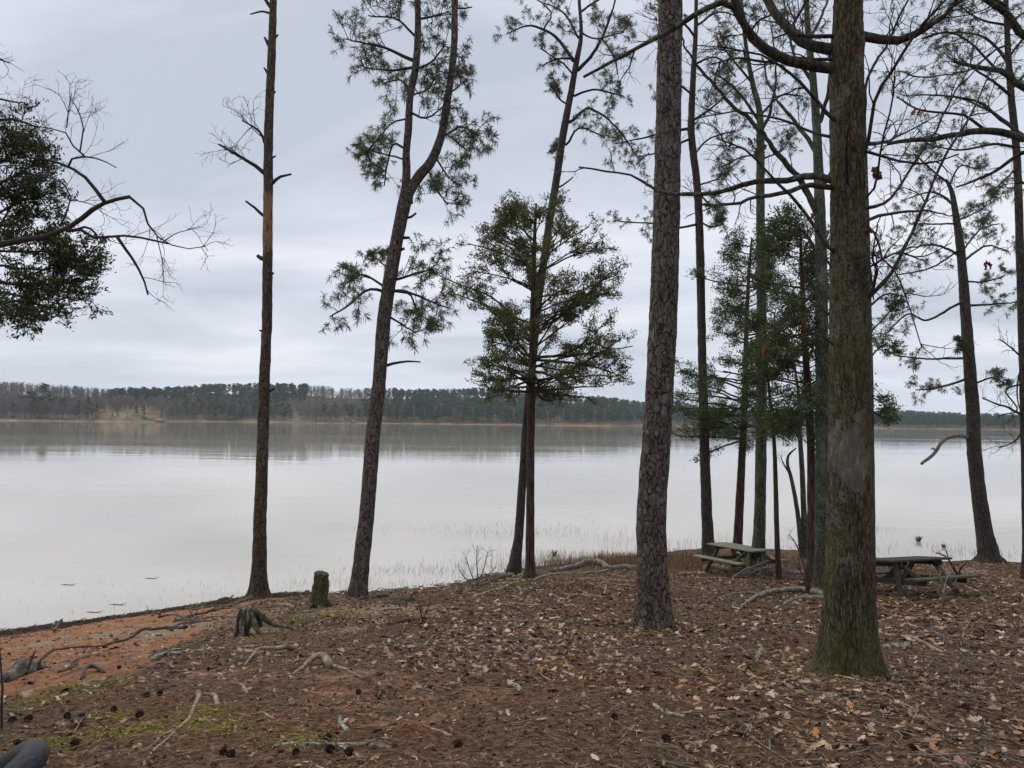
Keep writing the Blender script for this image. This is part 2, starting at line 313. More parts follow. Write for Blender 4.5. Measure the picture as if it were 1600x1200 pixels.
def mat_ground():
    m, nt, b = mat_nodes('forest_floor', .95, .15); v = coords(nt)
    r, g, bl, al = attr(nt)
    n1 = noise(nt, v, 3.2, 6, .65); n2_ = noise(nt, v, 22, 5, .7); n3 = noise(nt, v, 90, 4, .7); n4 = noise(nt, v, .8, 4)
    hum = ramp(nt, math_n(nt, 'ADD', math_n(nt, 'MULTIPLY', n2_, .55), math_n(nt, 'MULTIPLY', n3, .45)), [(.36, (.014, .0095, .006)), (.46, (.058, .038, .021)), (.54, (.135, .09, .051)), (.66, (.33, .23, .14))])
    red = ramp(nt, n2_, [(.3, (.035, .015, .008)), (.5, (.14, .055, .026)), (.72, (.3, .13, .062))])
    col = mixc(nt, math_n(nt, 'MULTIPLY', mrange(nt, n4, .42, .64), .7), hum, red)
    clay = ramp(nt, math_n(nt, 'ADD', math_n(nt, 'MULTIPLY', n2_, .6), math_n(nt, 'MULTIPLY', n3, .4)), [(.32, (.12, .042, .018)), (.47, (.31, .13, .058)), (.62, (.47, .245, .13))])
    clay = mixc(nt, math_n(nt, 'MULTIPLY', mrange(nt, noise(nt, coords(nt, (2.6, .7, 1)), 4, 5, .75), .5, .68), .75), clay, (.10, .045, .026))
    clay = mixc(nt, mrange(nt, n1, .53, .68), clay, ramp(nt, n2_, [(.3, (.2, .14, .1)), (.7, (.46, .34, .25))]))
    f = lambda mask, nz, k=1.1: mrange(nt, math_n(nt, 'ADD', mask, math_n(nt, 'MULTIPLY', math_n(nt, 'SUBTRACT', nz, .5), k)), .4, .6)
    col = mixc(nt, f(r, n1), col, clay)
    sand = ramp(nt, n2_, [(.3, (.19, .125, .075)), (.7, (.42, .31, .2))])
    col = mixc(nt, f(bl, n1, 1.5), col, sand)
    mos = ramp(nt, n3, [(.3, (.045, .045, .012)), (.7, (.2, .18, .035))])
    col = mixc(nt, f(g, noise(nt, v, 9, 5, .7), 1.8), col, mos)
    a = nt.nodes.new('ShaderNodeMath'); wet = math_n(nt, 'SUBTRACT', 1., al)
    dk = ramp(nt, n3, [(.3, (.022, .017, .015)), (.6, (.075, .06, .052)), (.8, (.16, .13, .11))])
    col = mixc(nt, f(wet, n1, .9), col, dk)
    col = mixc(nt, mrange(nt, n3, .3, .7, .35, 0.), col, (.02, .014, .01))
    nt.links.new(col, b.inputs['Base Color'])
    bump(nt, b, math_n(nt, 'ADD', n2_, math_n(nt, 'MULTIPLY', n3, .6)), .8, .03); return m
M['ground'] = mat_ground()
def mat_water():
    m, nt, b = mat_nodes('lake_water', .04, .5)
    v = coords(nt, (1, 1, 1))
    geo = nt.nodes.new('ShaderNodeNewGeometry')
    w1 = noise(nt, coords(nt, (.35, 1, 1)), 1.3, 3, .5); w2 = noise(nt, coords(nt, (.12, .5, 1)), .6, 3, .5); big = noise(nt, coords(nt, (.02, .06, 1)), .6, 3, .6)
    bn = nt.nodes.new('ShaderNodeBump'); bn.inputs['Strength'].default_value = 1; bn.inputs['Distance'].default_value = .008
    h = math_n(nt, 'ADD', math_n(nt, 'MULTIPLY', w1, mrange(nt, big, .4, .62, .25, 1.)), math_n(nt, 'MULTIPLY', w2, 1.6))
    nt.links.new(h, bn.inputs['Height'])
    dif = nt.nodes.new('ShaderNodeBsdfDiffuse'); dif.inputs[0].default_value = (.42, .38, .30, 1)
    gl = nt.nodes.new('ShaderNodeBsdfGlossy'); nt.links.new(mrange(nt, big, .4, .62, .02, .06), gl.inputs['Roughness']); gl.inputs[0].default_value = (.97, .96, .96, 1); nt.links.new(bn.outputs[0], gl.inputs['Normal'])
    fr = nt.nodes.new('ShaderNodeFresnel'); fr.inputs[0].default_value = 3.0; nt.links.new(bn.outputs[0], fr.inputs['Normal'])
    mx = nt.nodes.new('ShaderNodeMixShader'); nt.links.new(fr.outputs[0], mx.inputs[0]); nt.links.new(dif.outputs[0], mx.inputs[1]); nt.links.new(gl.outputs[0], mx.inputs[2])
    nt.links.new(mx.outputs[0], nt.nodes['Material Output'].inputs[0]); return m
M['water'] = mat_water()

# ---------------------------------------------------------------- ground sheet
def inpoly(x, y, P):
    r = np.zeros(x.shape, bool); n = len(P); j = n - 1
    for i in range(n):
        xi, yi = P[i]; xj, yj = P[j]
        c = ((yi > y) != (yj > y)) & (x < (xj - xi) * (y - yi) / (yj - yi + 1e-12) + xi); r ^= c; j = i
    return r
G = lambda px, py: ground_at(px, py)
def seg_dist(x, y, pts):
    d = np.full(x.shape, 1e9)
    for (ax, ay), (bx, by) in zip(pts[:-1], pts[1:]):
        vx, vy = bx - ax, by - ay; t = np.clip(((x - ax) * vx + (y - ay) * vy) / (vx * vx + vy * vy), 0, 1)
        d = np.minimum(d, np.hypot(x - ax - t * vx, y - ay - t * vy))
    return d
clay_line = [tuple(G(*p)[:2]) for p in [(0, 1092), (90, 1078), (180, 1058), (240, 1033), (285, 1003), (320, 982), (355, 960), (395, 942), (440, 936)]]
clay_poly = [(-30, 3), (-12, 4.2)] + clay_line + [(s[0], s[1] + 2) for s in shore[::-1] if s[0] < clay_line[-1][0]] + [(-40, 20)]
SANDB = [(300, 978, 1.1), (340, 968, 1.4), (260, 990, .8), (170, 990, .7), (60, 1005, .6), (400, 985, .5), (620, 955, 1.3), (555, 955, 1.0), (430, 1015, .25), (530, 985, .4), (1500, 890, 1.0), (1560, 905, .8)]
MOSSB = [(120, 1075, .45), (170, 1065, .35), (290, 1125, .3), (330, 1110, .3), (400, 1000, .3), (440, 990, .25), (470, 965, .6), (520, 960, .5), (1275, 1045, .3), (1250, 1048, .3), (1290, 1058, .2), (1235, 1045, .3), (1170, 1045, .3), (1070, 1048, .25), (1000, 985, .45), (1110, 1005, .3), (870, 985, .4), (930, 985, .5),
         (820, 912, .8), (780, 920, .6), (1230, 920, .5), (1390, 935, .4), (60, 1165, .3), (200, 1140, .25), (480, 1160, .25), (350, 1135, .25), (1540, 930, 1.2), (1480, 945, .5), (870, 1035, .15), (700, 990, .2), (1320, 1065, .3), (60, 1095, .4), (180, 1115, .2)]
MOSSP = [(G(a, b)[:2], r) for a, b, r in MOSSB]; SANDP = [(G(a, b)[:2], r) for a, b, r in SANDB]
REDP = [(G(a, b)[:2], r) for a, b, r in [(560, 1090, .7), (640, 1110, .6), (440, 1060, .5), (520, 1060, .6), (330, 1050, .5), (950, 905, 1.6), (1080, 915, 1.6), (880, 905, 1.2), (640, 1060, .5), (760, 1090, .4), (1160, 920, 1.2), (1400, 1150, .3)]]
def blobs(x, y, L, sf=.5):
    r = np.zeros(x.shape)
    for (c, rad) in L: r = np.maximum(r, np.clip((1 - np.hypot(x - c[0], (y - c[1]) * .8) / (rad * 1.3)) / sf, 0, 1))
    return r
def make_ground():
    def axis(core, step_out, lim):
        a = list(core); s = step_out
        while a[-1] < lim: a.append(a[-1] + s); s *= 1.25
        return a
    xs = np.arange(-13, 16, .055); xr = axis([xs[-1]], .1, 1500)[1:]; xl = [-v for v in axis([-xs[0]], .1, 1500)[1:]][::-1]
    X = np.concatenate([xl, xs, xr])
    ys = [1.6]
    while ys[-1] < 29: ys.append(ys[-1] + max(.025, .0075 * ys[-1]))
    yr = axis([ys[-1]], .3, 1400)[1:]; yl = [1.6 - (v) for v in axis([0], .06, 60)[1:]][::-1]
    Y = np.concatenate([yl, ys, yr])
    gx, gy = np.meshgrid(X, Y); x = gx.ravel(); y = gy.ravel(); z = gz(x, y)
    nz = .25 * n2(x, y, 2.2, 3, 5); nz2 = .25 * n2(x, y, 2.2, 3, 15)
    clay = inpoly(x + nz, y + nz2 * 2, clay_poly).astype(float)
    e = seg_dist(x, y, [tuple(s) for s in clay_line]); clay = np.where(clay > 0, np.clip(.6 + e, 0, 1), np.clip(.35 - e * .6, 0, 1))
    moss = blobs(x, y, MOSSP, .9) * .6; sand = blobs(x, y, SANDP, .8) * .8
    for (c, rad) in REDP: clay = np.maximum(clay, .46 * np.clip(1.6 * (1 - np.hypot(x - c[0], y - c[1]) / (rad * 1.3)), 0, 1))
    dsh = seg_dist(x, y, shore); zb = base_h(x, y); wet = np.clip(1.2 - np.abs(zb) / np.where(x < -4.5, .95 - .25 * np.clip((x + 7) / 2.5, 0, 1), .12), 0, 1) * (y > 5)
    wet = np.where(z < 0.02, np.maximum(wet, .4), wet)
    col = np.stack([clay, moss, sand, 1 - wet], -1)
    n, m = len(Y), len(X); i = np.arange(n - 1)[:, None] * m; j = np.arange(m - 1)[None]
    q = np.stack([i + j, i + j + 1, i + m + j + 1, i + m + j], -1).reshape(-1, 4)
    mb = MB(); mb.add(np.stack([x, y, z], -1), q, c=col); o = mb.build('ground', M['ground']); tag(o, kind='structure'); return o
make_ground()
mb = MB(); xs = [-3000, -200, 200, 3000]; ys = [-200, 100, 3500]
vv = [(a, b, 0) for b in ys for a in xs]; mb.add(vv, [(j * 4 + i, j * 4 + i + 1, j * 4 + i + 5, j * 4 + i + 4) for j in range(2) for i in range(3)])
tag(mb.build('water', M['water'], smooth=False), kind='structure')

# ---------------------------------------------------------------- foliage helpers
def unit(a): return a / np.maximum(np.linalg.norm(a, axis=-1, keepdims=True), 1e-9)
def needles(mb, tips, dirs, n=26, L=.17, w=.0045):
    tips = np.array(tips); dirs = unit(np.array(dirs)); k = len(tips)
    if not k: return
    d = dirs[:, None] * R.uniform(-.15, 1.1, (k, n, 1)) + unit(R.normal(size=(k, n, 3))) * .95; d = unit(d); d[..., 2] -= .08
    b = tips[:, None] - dirs[:, None] * R.uniform(0, .09, (k, n, 1)) + R.normal(size=(k, n, 3)) * .004
    l = L * R.uniform(.65, 1.1, (k, n, 1)) * R.uniform(.55, 1.15, (k, 1, 1)); d[..., 2] -= R.uniform(0, .3, (k, 1)); s = unit(np.cross(d, R.normal(size=(k, n, 3)))) * w
    mid = b + d * l * .6; tip = b + d * l + np.array([0, 0, -.012]); v = np.stack([b - s * .6, b + s * .6, mid + s, tip, mid - s], 2).reshape(-1, 3)
    i = np.arange(k * n)[:, None] * 5; mb.add(v, i + np.array([[0, 1, 2, 4]]), i + np.array([[4, 2, 3]]))
def sprays(mb, pts, dirs, n=10, size=.05, spread=.09):
    pts = np.array(pts); dirs = unit(np.array(dirs)); k = len(pts)
    if not k: return
    c = pts[:, None] + R.normal(size=(k, n, 3)) * spread * np.array([1, 1, .6]); d = unit(dirs[:, None] * .8 + R.normal(size=(k, n, 3)) * .7 + np.array([0, 0, .15]))
    s = unit(np.cross(d, R.normal(size=(k, n, 3)))); l = size * R.uniform(.5, 1.4, (k, n, 1)); w = l * R.uniform(.22, .42, (k, n, 1))
    v = np.stack([c - d * l, c + s * w, c + d * l, c - s * w], 2).reshape(-1, 3); i = np.arange(k * n)[:, None] * 4
    mb.add(v, i + np.array([[0, 1, 2, 3]]))
def twigs(mb, P, r, lev, st, tips, t0=.25, scale=1.):
    """sprout twigs from path P"""
    lens, cnt, ang, up, rad = st['len'], st['cnt'], st['ang'], st['up'], st['rad']
    n = cnt[lev]; n = int(n) + (rnd.random() < n - int(n)); m = len(P)
    for _ in range(n):
        t = t0 + (1 - t0) * rnd.random() ** .8; k = min(int(t * (m - 1)), m - 2); f = t * (m - 1) - k
        p = P[k] * (1 - f) + P[k + 1] * f; tan = unit(P[k + 1] - P[k]); pr = R.normal(size=3); pr -= tan * np.dot(pr, tan); pr = unit(pr)
        a = ang * rnd.uniform(.6, 1.3); d = unit(tan * math.cos(a) + pr * math.sin(a) + np.array([0, 0, up]))
        L = lens[lev] * rnd.uniform(.5, 1.25) * (1.15 - .5 * t) * scale; ns = 5
        pts = [p]; dd = d
        for _k in range(ns):
            dd = unit(dd + R.normal(size=3) * st['wig'] + np.array([0, 0, st['curl']])); pts.append(pts[-1] + dd * L / ns)
        pts = np.array(pts); r0 = min(rad[lev] * rnd.uniform(.7, 1.2) * scale ** .5, r[k] * .8 + .0005); rr = np.linspace(r0, max(r0 * .35, st['rmin']), ns + 1)
        tube(mb, pts, rr, 3 if lev else 4, cap=False)
        if lev + 1 < len(lens): twigs(mb, pts, rr, lev + 1, st, tips, .2, scale)
        if lev >= st['tiplev']:
            tips.append((pts[-1], dd))
            if st.get('along'):
                for q in range(st['along']): kk = rnd.uniform(.25, .95) * ns; a_ = int(kk); tips.append((pts[a_] + (pts[min(a_ + 1, ns)] - pts[a_]) * (kk - a_), dd))
PINE = dict(len=(.72, .34), cnt=(10, 4), ang=1.0, up=.18, rad=(.009, .005), wig=.18, curl=.06, rmin=.0028, tiplev=0)
OAKT = dict(len=(.9, .42, .2), cnt=(7, 3.2, 2.2), ang=.75, up=.1, rad=(.009, .0045, .0025), wig=.2, curl=.01, rmin=.0012, tiplev=9)
DEADT = dict(len=(.7, .35, .16), cnt=(7, 3.2, 2), ang=.7, up=.05, rad=(.009, .006, .004), wig=.3, curl=.04, rmin=.0028, tiplev=1)
CEDAR = dict(len=(.62, .26), cnt=(7, 3.2), ang=.75, up=.18, rad=(.01, .005), wig=.14, curl=.03, rmin=.0025, tiplev=0, along=2)

def pxpath(pts, Z, dz=0., wpx=None, dz0=0.):
    n = len(pts); out = []; rr = []
    for i, p in enumerate(pts):
        t = i / max(n - 1, 1); Y = Z + dz0 + dz * t; out.append(at(p[0], p[1], Y)); 
        if len(p) > 2: rr.append(p[2] * .5 / F * Y)
    if not rr: a, b = wpx; rr = [(a + (b - a) * i / (n - 1)) * .5 / F * Z for i in range(n)]
    return np.array(out), np.array(rr)
TRP = {}
def snap(root, P, r):
    best = None
    for TP_, Tr in TRP.get(root.name, []):
        d = np.linalg.norm(TP_ - P[0], axis=1); k = int(np.argmin(d))
        if best is None or d[k] < best[0]: best = (d[k], TP_[k], Tr[k])
    if best and best[2] * .5 < best[0] < best[2] * 1.5 + .32: return np.vstack([best[1], P]), np.concatenate([[r[0] * 1.15], r])
    return P, r
def limb(root, org, pts, Z, w, style=None, mat=None, foliage=None, dz=0., scale=1., t0=.25, name='branch', wig=.012, lab=None, fk=None, dz0=0.):
    P, r = pxpath(pts, Z, dz, w, dz0); P, r = snap(root, P, r); L = np.linalg.norm(np.diff(P, axis=0), axis=1).sum(); n = max(6, int(L / .12)); n = min(n, 60)
    P, r = resample(P, r, n); k = np.linspace(0, 1, n)[:, None]
    P = P + wig * np.stack([fbm(np.stack([k[:, 0] * L * 3 + s, k[:, 0] * 0 + 5.5, k[:, 0] * 0], -1), 3, rnd.randrange(999)) for s in (0, 40, 80)], -1) * np.minimum(k * 6, 1) * (1 + L)
    mb = MB(); tube(mb, P, r * (1 + .12 * vnoise(np.stack([k[:, 0] * L * 8, k[:, 0] * 0, k[:, 0] * 0], -1), 3)), 7 if r[0] > .02 else 5)
    tips = []
    if style: twigs(mb, P, r, 0, style, tips, t0, scale)
    b = mb.build(name, mat or M['dark_twig'], root, org)
    if lab: b['label'] = lab
    if foliage and tips:
        fb = MB(); tp = [a for a, _ in tips]; td = [a for _, a in tips]
        if style is PINE or foliage == 'needle': needles(fb, tp, td, **(fk or {}))
        else: sprays(fb, tp, td, **(fk or {}))
        fb.build('foliage', M[foliage], b, org)
        b.location = (0, 0, 0)
    return b
def trunk(root, org, pts, Z, mat, sides=28, lobes=5, flare=.25, rough=.05, bscale=9, name='trunk', step=.05, maskf=None, dz=0., top=True, fscale=(1, 1, .4), ridge=0.):
    P, r = pxpath(pts, Z, dz); L = np.linalg.norm(np.diff(P, axis=0), axis=1).sum(); n = int(min(max(L / step, 12), 420))
    P, r = resample(P, r, n); z0 = P[0][2]; ph = rnd.uniform(0, 6)
    # sink the foot into the ground
    P = np.vstack([P[0] - np.array([0, 0, .18]), P]); r = np.concatenate([[r[0] * 1.12], r])
    ca = []
    def disp(p, rr, th):
        hgt = (p[..., 2] - z0); fl = np.exp(-np.clip(hgt, 0, 9) / .28) * flare
        o = rr * (1 + fl * (np.cos(th[None] * lobes + ph + hgt * 1.5) * .5 + .25 * np.cos(th[None] * 3 + 1)))
        q = p * np.array(fscale) * bscale; nn = fbm(q, 3, 7); pl = vnoise(q * 1.7, 17)
        o = o * (1 + rough * nn * .8) + rough * .25 * np.sign(pl) * np.sqrt(np.abs(pl)) * np.minimum(rr, .12)
        if ridge: o = o + ridge * fbm(p * np.array([55, 55, 9.]), 3, 21) + ridge * .5 * fbm(p * np.array([90, 90, 40.]), 2, 27)
        if maskf: ca.append(maskf(p, hgt, th))
        return o
    mb = MB(); v = tube(mb, P, r, sides, disp=disp)
    if maskf: c = ca[0].reshape(-1, 4); mb.c = [np.vstack([c, c[-1:]])]
    TRP.setdefault(root.name, []).append((P, r)); o = mb.build(name, mat, root, org); return P, r, o
def tree_root(name, label, cat, base, group=None, Z=None):
    if Z is None: g = ground_at(*base)
    else: x = at(base[0], base[1], Z); g = np.array([x[0], Z, gz(x[0], Z)[0]])
    return empty(name, g, label, cat, group), g, g[1]
def anchor(pts, Z, g):
    """pull the foot of a pixel trunk to the ground height"""
    return pts
PT = 'pines along the bank'
FK = dict(n=24, L=.16, w=.0055)
# ---------------------------------------------------------------- A: dead pine
t, g, Z = tree_root('pine_tree', 'tall dead pine trunk, leftmost, with orange bare patch and broken branch stubs', 'tree', (405, 934))
def mA(p, h, th):
    a = at(415, 288, Z)[2]; b = at(415, 405, Z)[2]; zz = p[..., 2]
    r = np.clip((a - zz) * 3, 0, 1) * np.clip((zz - b) * 3, 0, 1) * .68
    lo = .35 * np.clip(np.cos(th[None] - 2.6), 0, 1) * (zz < at(415, 520, Z)[2])
    r = np.maximum(r, lo); return np.stack([r, r * 0, r * 0, r * 0 + 1], -1)
trunk(t, g, [(405, 934, 38), (405, 918, 28), (405, 890, 23), (407, 800, 19.5), (410, 700, 18), (413, 600, 17), (417, 500, 15.5), (418, 400, 15), (419, 300, 15), (420, 200, 14), (424, 100, 13), (427, 0, 11), (428, -90, 12), (432, -200, 6)], Z, M['snag'], 30, 5, .55, .13, 8, maskf=mA)
DD = DEADT
for pts, w, st in [([(415, 272), (385, 250), (342, 226)], (7, 3), 1), ([(414, 225), (405, 205), (378, 188)], (5, 2), 1), ([(425, 288), (437, 277), (455, 272)], (6, 3), 0), ([(411, 337), (398, 325), (384, 314)], (5, 3), 0),
                   ([(424, 22), (410, 18), (391, 22)], (4, 2), 0), ([(424, 12), (415, 0), (408, -15)], (6, 4), 0), ([(421, 72), (413, 58)], (7, 3), 0), ([(420, 115), (412, 105)], (6, 2), 0), ([(409, 404), (402, 399)], (7, 5), 0), ([(413, 520), (405, 516)], (5, 2), 0),
                   ([(422, 150), (431, 143)], (6, 2), 0), ([(420, 250), (431, 244)], (5, 2), 0), ([(419, 430), (428, 427)], (5, 3), 0), ([(423, 610), (429, 606)], (5, 2), 0), ([(428, 60), (435, 54)], (5, 2), 0)]:
    limb(t, g, pts, Z, w, DEADT if st else None, M['dark_twig'], dz=rnd.uniform(-.4, .4) if st else 0, scale=1.45, t0=.3)
# ---------------------------------------------------------------- B: forked pine
t, g, Z = tree_root('pine_tree', 'living pine that forks into two stems above a gentle lean, green needle tufts', 'tree', (558, 934))
trunk(t, g, [(558, 934, 32), (562, 905, 27), (567, 860, 25), (575, 780, 23), (583, 680, 22), (592, 600, 21), (600, 500, 21), (612, 420, 21), (625, 350, 20), (636, 302, 22), (637, 296, 20)], Z, M['pine'], 28, 5, .3, .11, 9)
trunk(t, g, [(633, 306, 14), (635, 270, 13), (635, 240, 12), (638, 200, 12), (641, 150, 11), (650, 100, 12), (653, 40, 10), (652, -40, 9), (655, -160, 4)], Z, M['pine'], 16, 3, 0, .12, 11, name='fork_stem')
trunk(t, g, [(637, 304, 16), (655, 275, 16), (675, 250, 15), (690, 210, 13), (700, 150, 12), (709, 80, 11), (711, 0, 10), (716, -90, 8), (722, -200, 4)], Z, M['pine'], 16, 3, 0, .12, 11, name='fork_stem')
BL = [([(648, 95), (600, 75), (540, 60)], 6, 1.), ([(652, 60), (620, 30), (575, 25)], 4, 1.), ([(648, 105), (610, 110), (570, 105)], 5, .9), ([(648, 110), (676, 95), (696, 70)], 4, .8), ([(652, 30), (680, 25), (700, 20)], 4, .8), ([(652, -20), (600, -40), (560, -30)], 5, 1),
      ([(638, 185), (610, 195), (575, 235)], 3, .8), ([(637, 235), (615, 225), (605, 260), (600, 290)], 4, .8), ([(634, 250), (600, 240), (570, 235)], 3, .8), ([(640, 175), (665, 185), (695, 165)], 4, .9), ([(690, 215), (720, 198), (748, 212)], 4, .85), ([(692, 205), (718, 225), (730, 235)], 3, .7), ([(680, 245), (700, 275), (722, 290)], 3, .7), ([(668, 262), (685, 300), (700, 320)], 3, .7),
      ([(700, 150), (720, 130), (718, 115)], 3, .5), ([(600, 455), (575, 452), (540, 480), (515, 495)], 5, .85), ([(603, 455), (635, 455), (670, 470), (700, 480)], 5, 1.), ([(606, 440), (640, 430), (680, 420)], 5, 1.), ([(600, 490), (625, 505), (650, 520)], 4, .8),
      ([(603, 450), (570, 430), (545, 435)], 4, .8), ([(608, 420), (590, 405)], 3, .6), ([(640, 460), (655, 490), (690, 510)], 3, .7), ([(716, -60), (760, -80), (780, -70)], 4, 1), ([(712, -20), (680, -40), (670, -70)], 4, 1), ([(640, 140), (625, 125), (600, 130)], 3, .7), ([(641, 150), (668, 140), (680, 120)], 3, .7)]
for pts, w, s in BL: limb(t, g, pts, Z, (w, 2), PINE, M['dark_twig'], 'needle', dz=rnd.uniform(-1.2, 1.2), scale=s * 1.12, fk=FK)
for pts, w in [([(600, 572), (630, 565), (657, 565)], (5, 2)), ([(630, 371), (640, 371)], (5, 4)), ([(624, 391), (632, 388)], (5, 4)), ([(711, 12), (725, 13), (738, 11)], (3, 2)), ([(640, 340), (650, 333)], (4, 3))]: limb(t, g, pts, Z, w, mat=M['dark_twig'])
# ---------------------------------------------------------------- C: leaning pine
t, g, Z = tree_root('pine_tree', 'slim pine leaning right behind the dome-shaped cedar, crown high above it', 'tree', (803, 897))
trunk(t, g, [(803, 899, 26), (806, 870, 18), (811, 830, 14), (817, 740, 12), (823, 650, 12), (833, 560, 12), (840, 480, 12), (848, 420, 12), (858, 350, 12), (868, 290, 12), (880, 210, 12), (893, 140, 10), (901, 95, 9), (908, 55, 6), (905, 0, 5), (900, -90, 3)], Z, M['pine_far'], 22, 5, .45, .12, 9)
for pts, w, s in [([(903, 110), (935, 70), (955, 20), (968, -30)], 6, 1.1), ([(896, 95), (870, 60), (830, 40), (792, 52)], 6, 1.), ([(905, 60), (880, 20), (850, 5)], 4, 1.), ([(898, 150), (930, 140), (975, 150)], 4, .9), ([(892, 190), (920, 170), (960, 195), (990, 235)], 5, 1.1), ([(886, 225), (905, 200), (945, 215)], 4, 1.),
                  ([(889, 165), (870, 150), (872, 130)], 3, .8), ([(905, 20), (935, 0), (960, -10)], 4, 1), ([(901, -40), (860, -50), (820, -20)], 4, 1.), ([(907, 50), (930, 60), (975, 50)], 3, .9), ([(899, 120), (880, 100), (845, 75)], 3, .8), ([(880, 220), (868, 235), (862, 240)], 2, .5), ([(940, 60), (960, 90), (965, 115)], 3, .8), ([(850, 45), (860, 20), (830, -10)], 3, .9)]:
    limb(t, g, pts, Z, (w, 2), PINE, M['dark_twig'], 'needle', dz=rnd.uniform(-1.3, 1.3), scale=s, fk=FK)
for pts, w in [([(899, 92), (870, 92), (848, 103)], (4, 2)), ([(874, 292), (885, 285), (896, 277)], (3, 2))]: limb(t, g, pts, Z, w, mat=M['dark_twig'])
# ---------------------------------------------------------------- cedar crowns
def cedar(name, label, base, tr, env, n, leaf, w=5, fkk=None, y0max=None, Z=None, sc=1., mat='cedar', asc=.5, extra=()):
    t, g, Z = tree_root(name, label, 'tree', base, Z=Z)
    trunk(t, g, tr, Z, M[mat], 18, 4, .35, .1, 9)
    tx = np.array([[p[1], p[0]] for p in tr][::-1], float); ex = np.array(env, float)
    for k in range(n):
        yy = ex[0, 0] + (ex[-1, 0] - ex[0, 0]) * ((k + rnd.random()) / n); hw = np.interp(yy, ex[:, 0], ex[:, 1]); cx = np.interp(yy, ex[:, 0], ex[:, 2]) if ex.shape[1] > 2 else np.interp(yy, tx[:, 0], tx[:, 1])
        az = rnd.uniform(0, 6.28); rr = hw * (rnd.uniform(.6, 1.12) if rnd.random() < .75 else rnd.uniform(.3, .7)) * (.82 + .36 * float(vnoise(np.array([yy * .035, math.cos(az) * 1.2, 3.]))) + .1); dx = math.cos(az) * rr; dpt = math.sin(az) * rr / F * Z
        y0 = min(yy + asc * rr * rnd.uniform(.35, 1.15), (y0max or 9999) - rnd.uniform(0, 60)) + 0; sx = np.interp(y0, tx[:, 0], tx[:, 1])
        xe = cx + dx; pts = [(sx, y0), (sx + (xe - sx) * rnd.uniform(.35, .6), y0 + (yy - y0) * rnd.uniform(.25, .75)), (xe, yy)]
        limb(t, g, pts, Z, (w * (.5 + .5 * rr / hw) * (.5 + .5 * k / n), 1.5), CEDAR, M[mat], leaf, dz=dpt, scale=sc, t0=.38, fk=fkk)
    for pts, ww, s in extra: limb(t, g, pts, Z, (ww, 1.5), CEDAR, M[mat], leaf, dz=rnd.uniform(-.5, .5), scale=s, fk=fkk)
    return t, g, Z
CF = dict(n=8, size=.037, spread=.062)
cedar('cedar_tree', 'cedar with a wide airy dome of olive foliage standing in front of the leaning pine', (827, 905), [(827, 906, 22), (828, 890, 16), (828, 860, 14), (828.5, 800, 13), (829, 700, 12), (831, 600, 12), (833, 520, 12), (834, 450, 9), (835, 380, 6), (838, 318, 3)],
      [(318, 30, 835), (350, 85, 832), (400, 132, 840), (440, 145, 842), (500, 155, 846), (540, 150, 850), (585, 145, 868), (630, 95, 850)], 86, 'cedarleaf', 5, CF, y0max=615, sc=.95, asc=.75)
# ---------------------------------------------------------------- E: big pine
t, g, Z = tree_root('pine_tree', 'thick pine with broad flaking bark plates, bare trunk right of centre', 'tree', (1018, 980))
trunk(t, g, [(1018, 981, 66), (1019, 960, 56), (1020, 930, 50), (1019, 880, 47), (1018, 800, 45), (1025, 700, 44), (1031, 600, 43), (1038, 450, 43), (1042, 300, 41), (1045, 150, 39), (1048, 0, 37), (1051, -150, 34), (1054, -350, 28), (1056, -600, 18)], Z, M['pine'], 110, 7, .3, .075, 13, step=.018, ridge=.008)
for k in range(7): limb(t, g, [(1054, -250 - 50 * k), (1054 + (-1) ** k * 60, -280 - 50 * k), (1054 + (-1) ** k * 120, -270 - 50 * k)], Z, (9, 4), PINE, M['dark_twig'], 'needle', dz=rnd.uniform(-1, 1), scale=1.1, fk=FK)
# ---------------------------------------------------------------- F: slim pine behind the left table
t, g, Z = tree_root('pine_tree', 'slim dark pine rising directly behind the left end of the mossy table', 'tree', (1108, 874), Z=24.5)
trunk(t, g, [(1108, 874, 22), (1105, 820, 17), (1101, 700, 15), (1097, 550, 13), (1094, 400, 13), (1090, 300, 12), (1081, 220, 11), (1080, 190, 11), (1083, 120, 9), (1087, 50, 7), (1088, -30, 5), (1088, -100, 3)], Z, M['pine_far'], 20, 4, .3, .12, 9)
for pts, w, s in [([(1092, 350), (1060, 355), (1020, 350), (965, 345)], 4, 1.), ([(1092, 345), (1110, 355), (1130, 350)], 3, .7), ([(1082, 200), (1050, 205), (1010, 215), (960, 225)], 5, 1.3), ([(1082, 215), (1040, 235), (1000, 245)], 4, 1.1), ([(1085, 150), (1055, 130), (1030, 140)], 4, 1.), ([(1086, 100), (1120, 90), (1150, 120)], 4, 1.2), ([(1088, 60), (1060, 30), (1030, 40)], 4, 1.1),
                  ([(1089, 40), (1120, 20), (1150, 25)], 4, 1.1), ([(1080, 190), (1110, 170), (1135, 150)], 4, 1.1), ([(1088, 0), (1110, -20), (1140, -20)], 4, 1.2), ([(1088, -20), (1060, -40), (1010, -20)], 4, 1.2), ([(1090, 290), (1120, 280), (1150, 255)], 3, .8), ([(1086, 240), (1110, 215), (1150, 205)], 3, .9), ([(1091, 300), (1110, 320), (1125, 318)], 3, .7)]:
    limb(t, g, pts, Z, (w, 2), PINE, M['dark_twig'], 'needle', dz=rnd.uniform(-1.5, 1.5), scale=s * 1.1, fk=dict(n=26, L=.18, w=.0062))
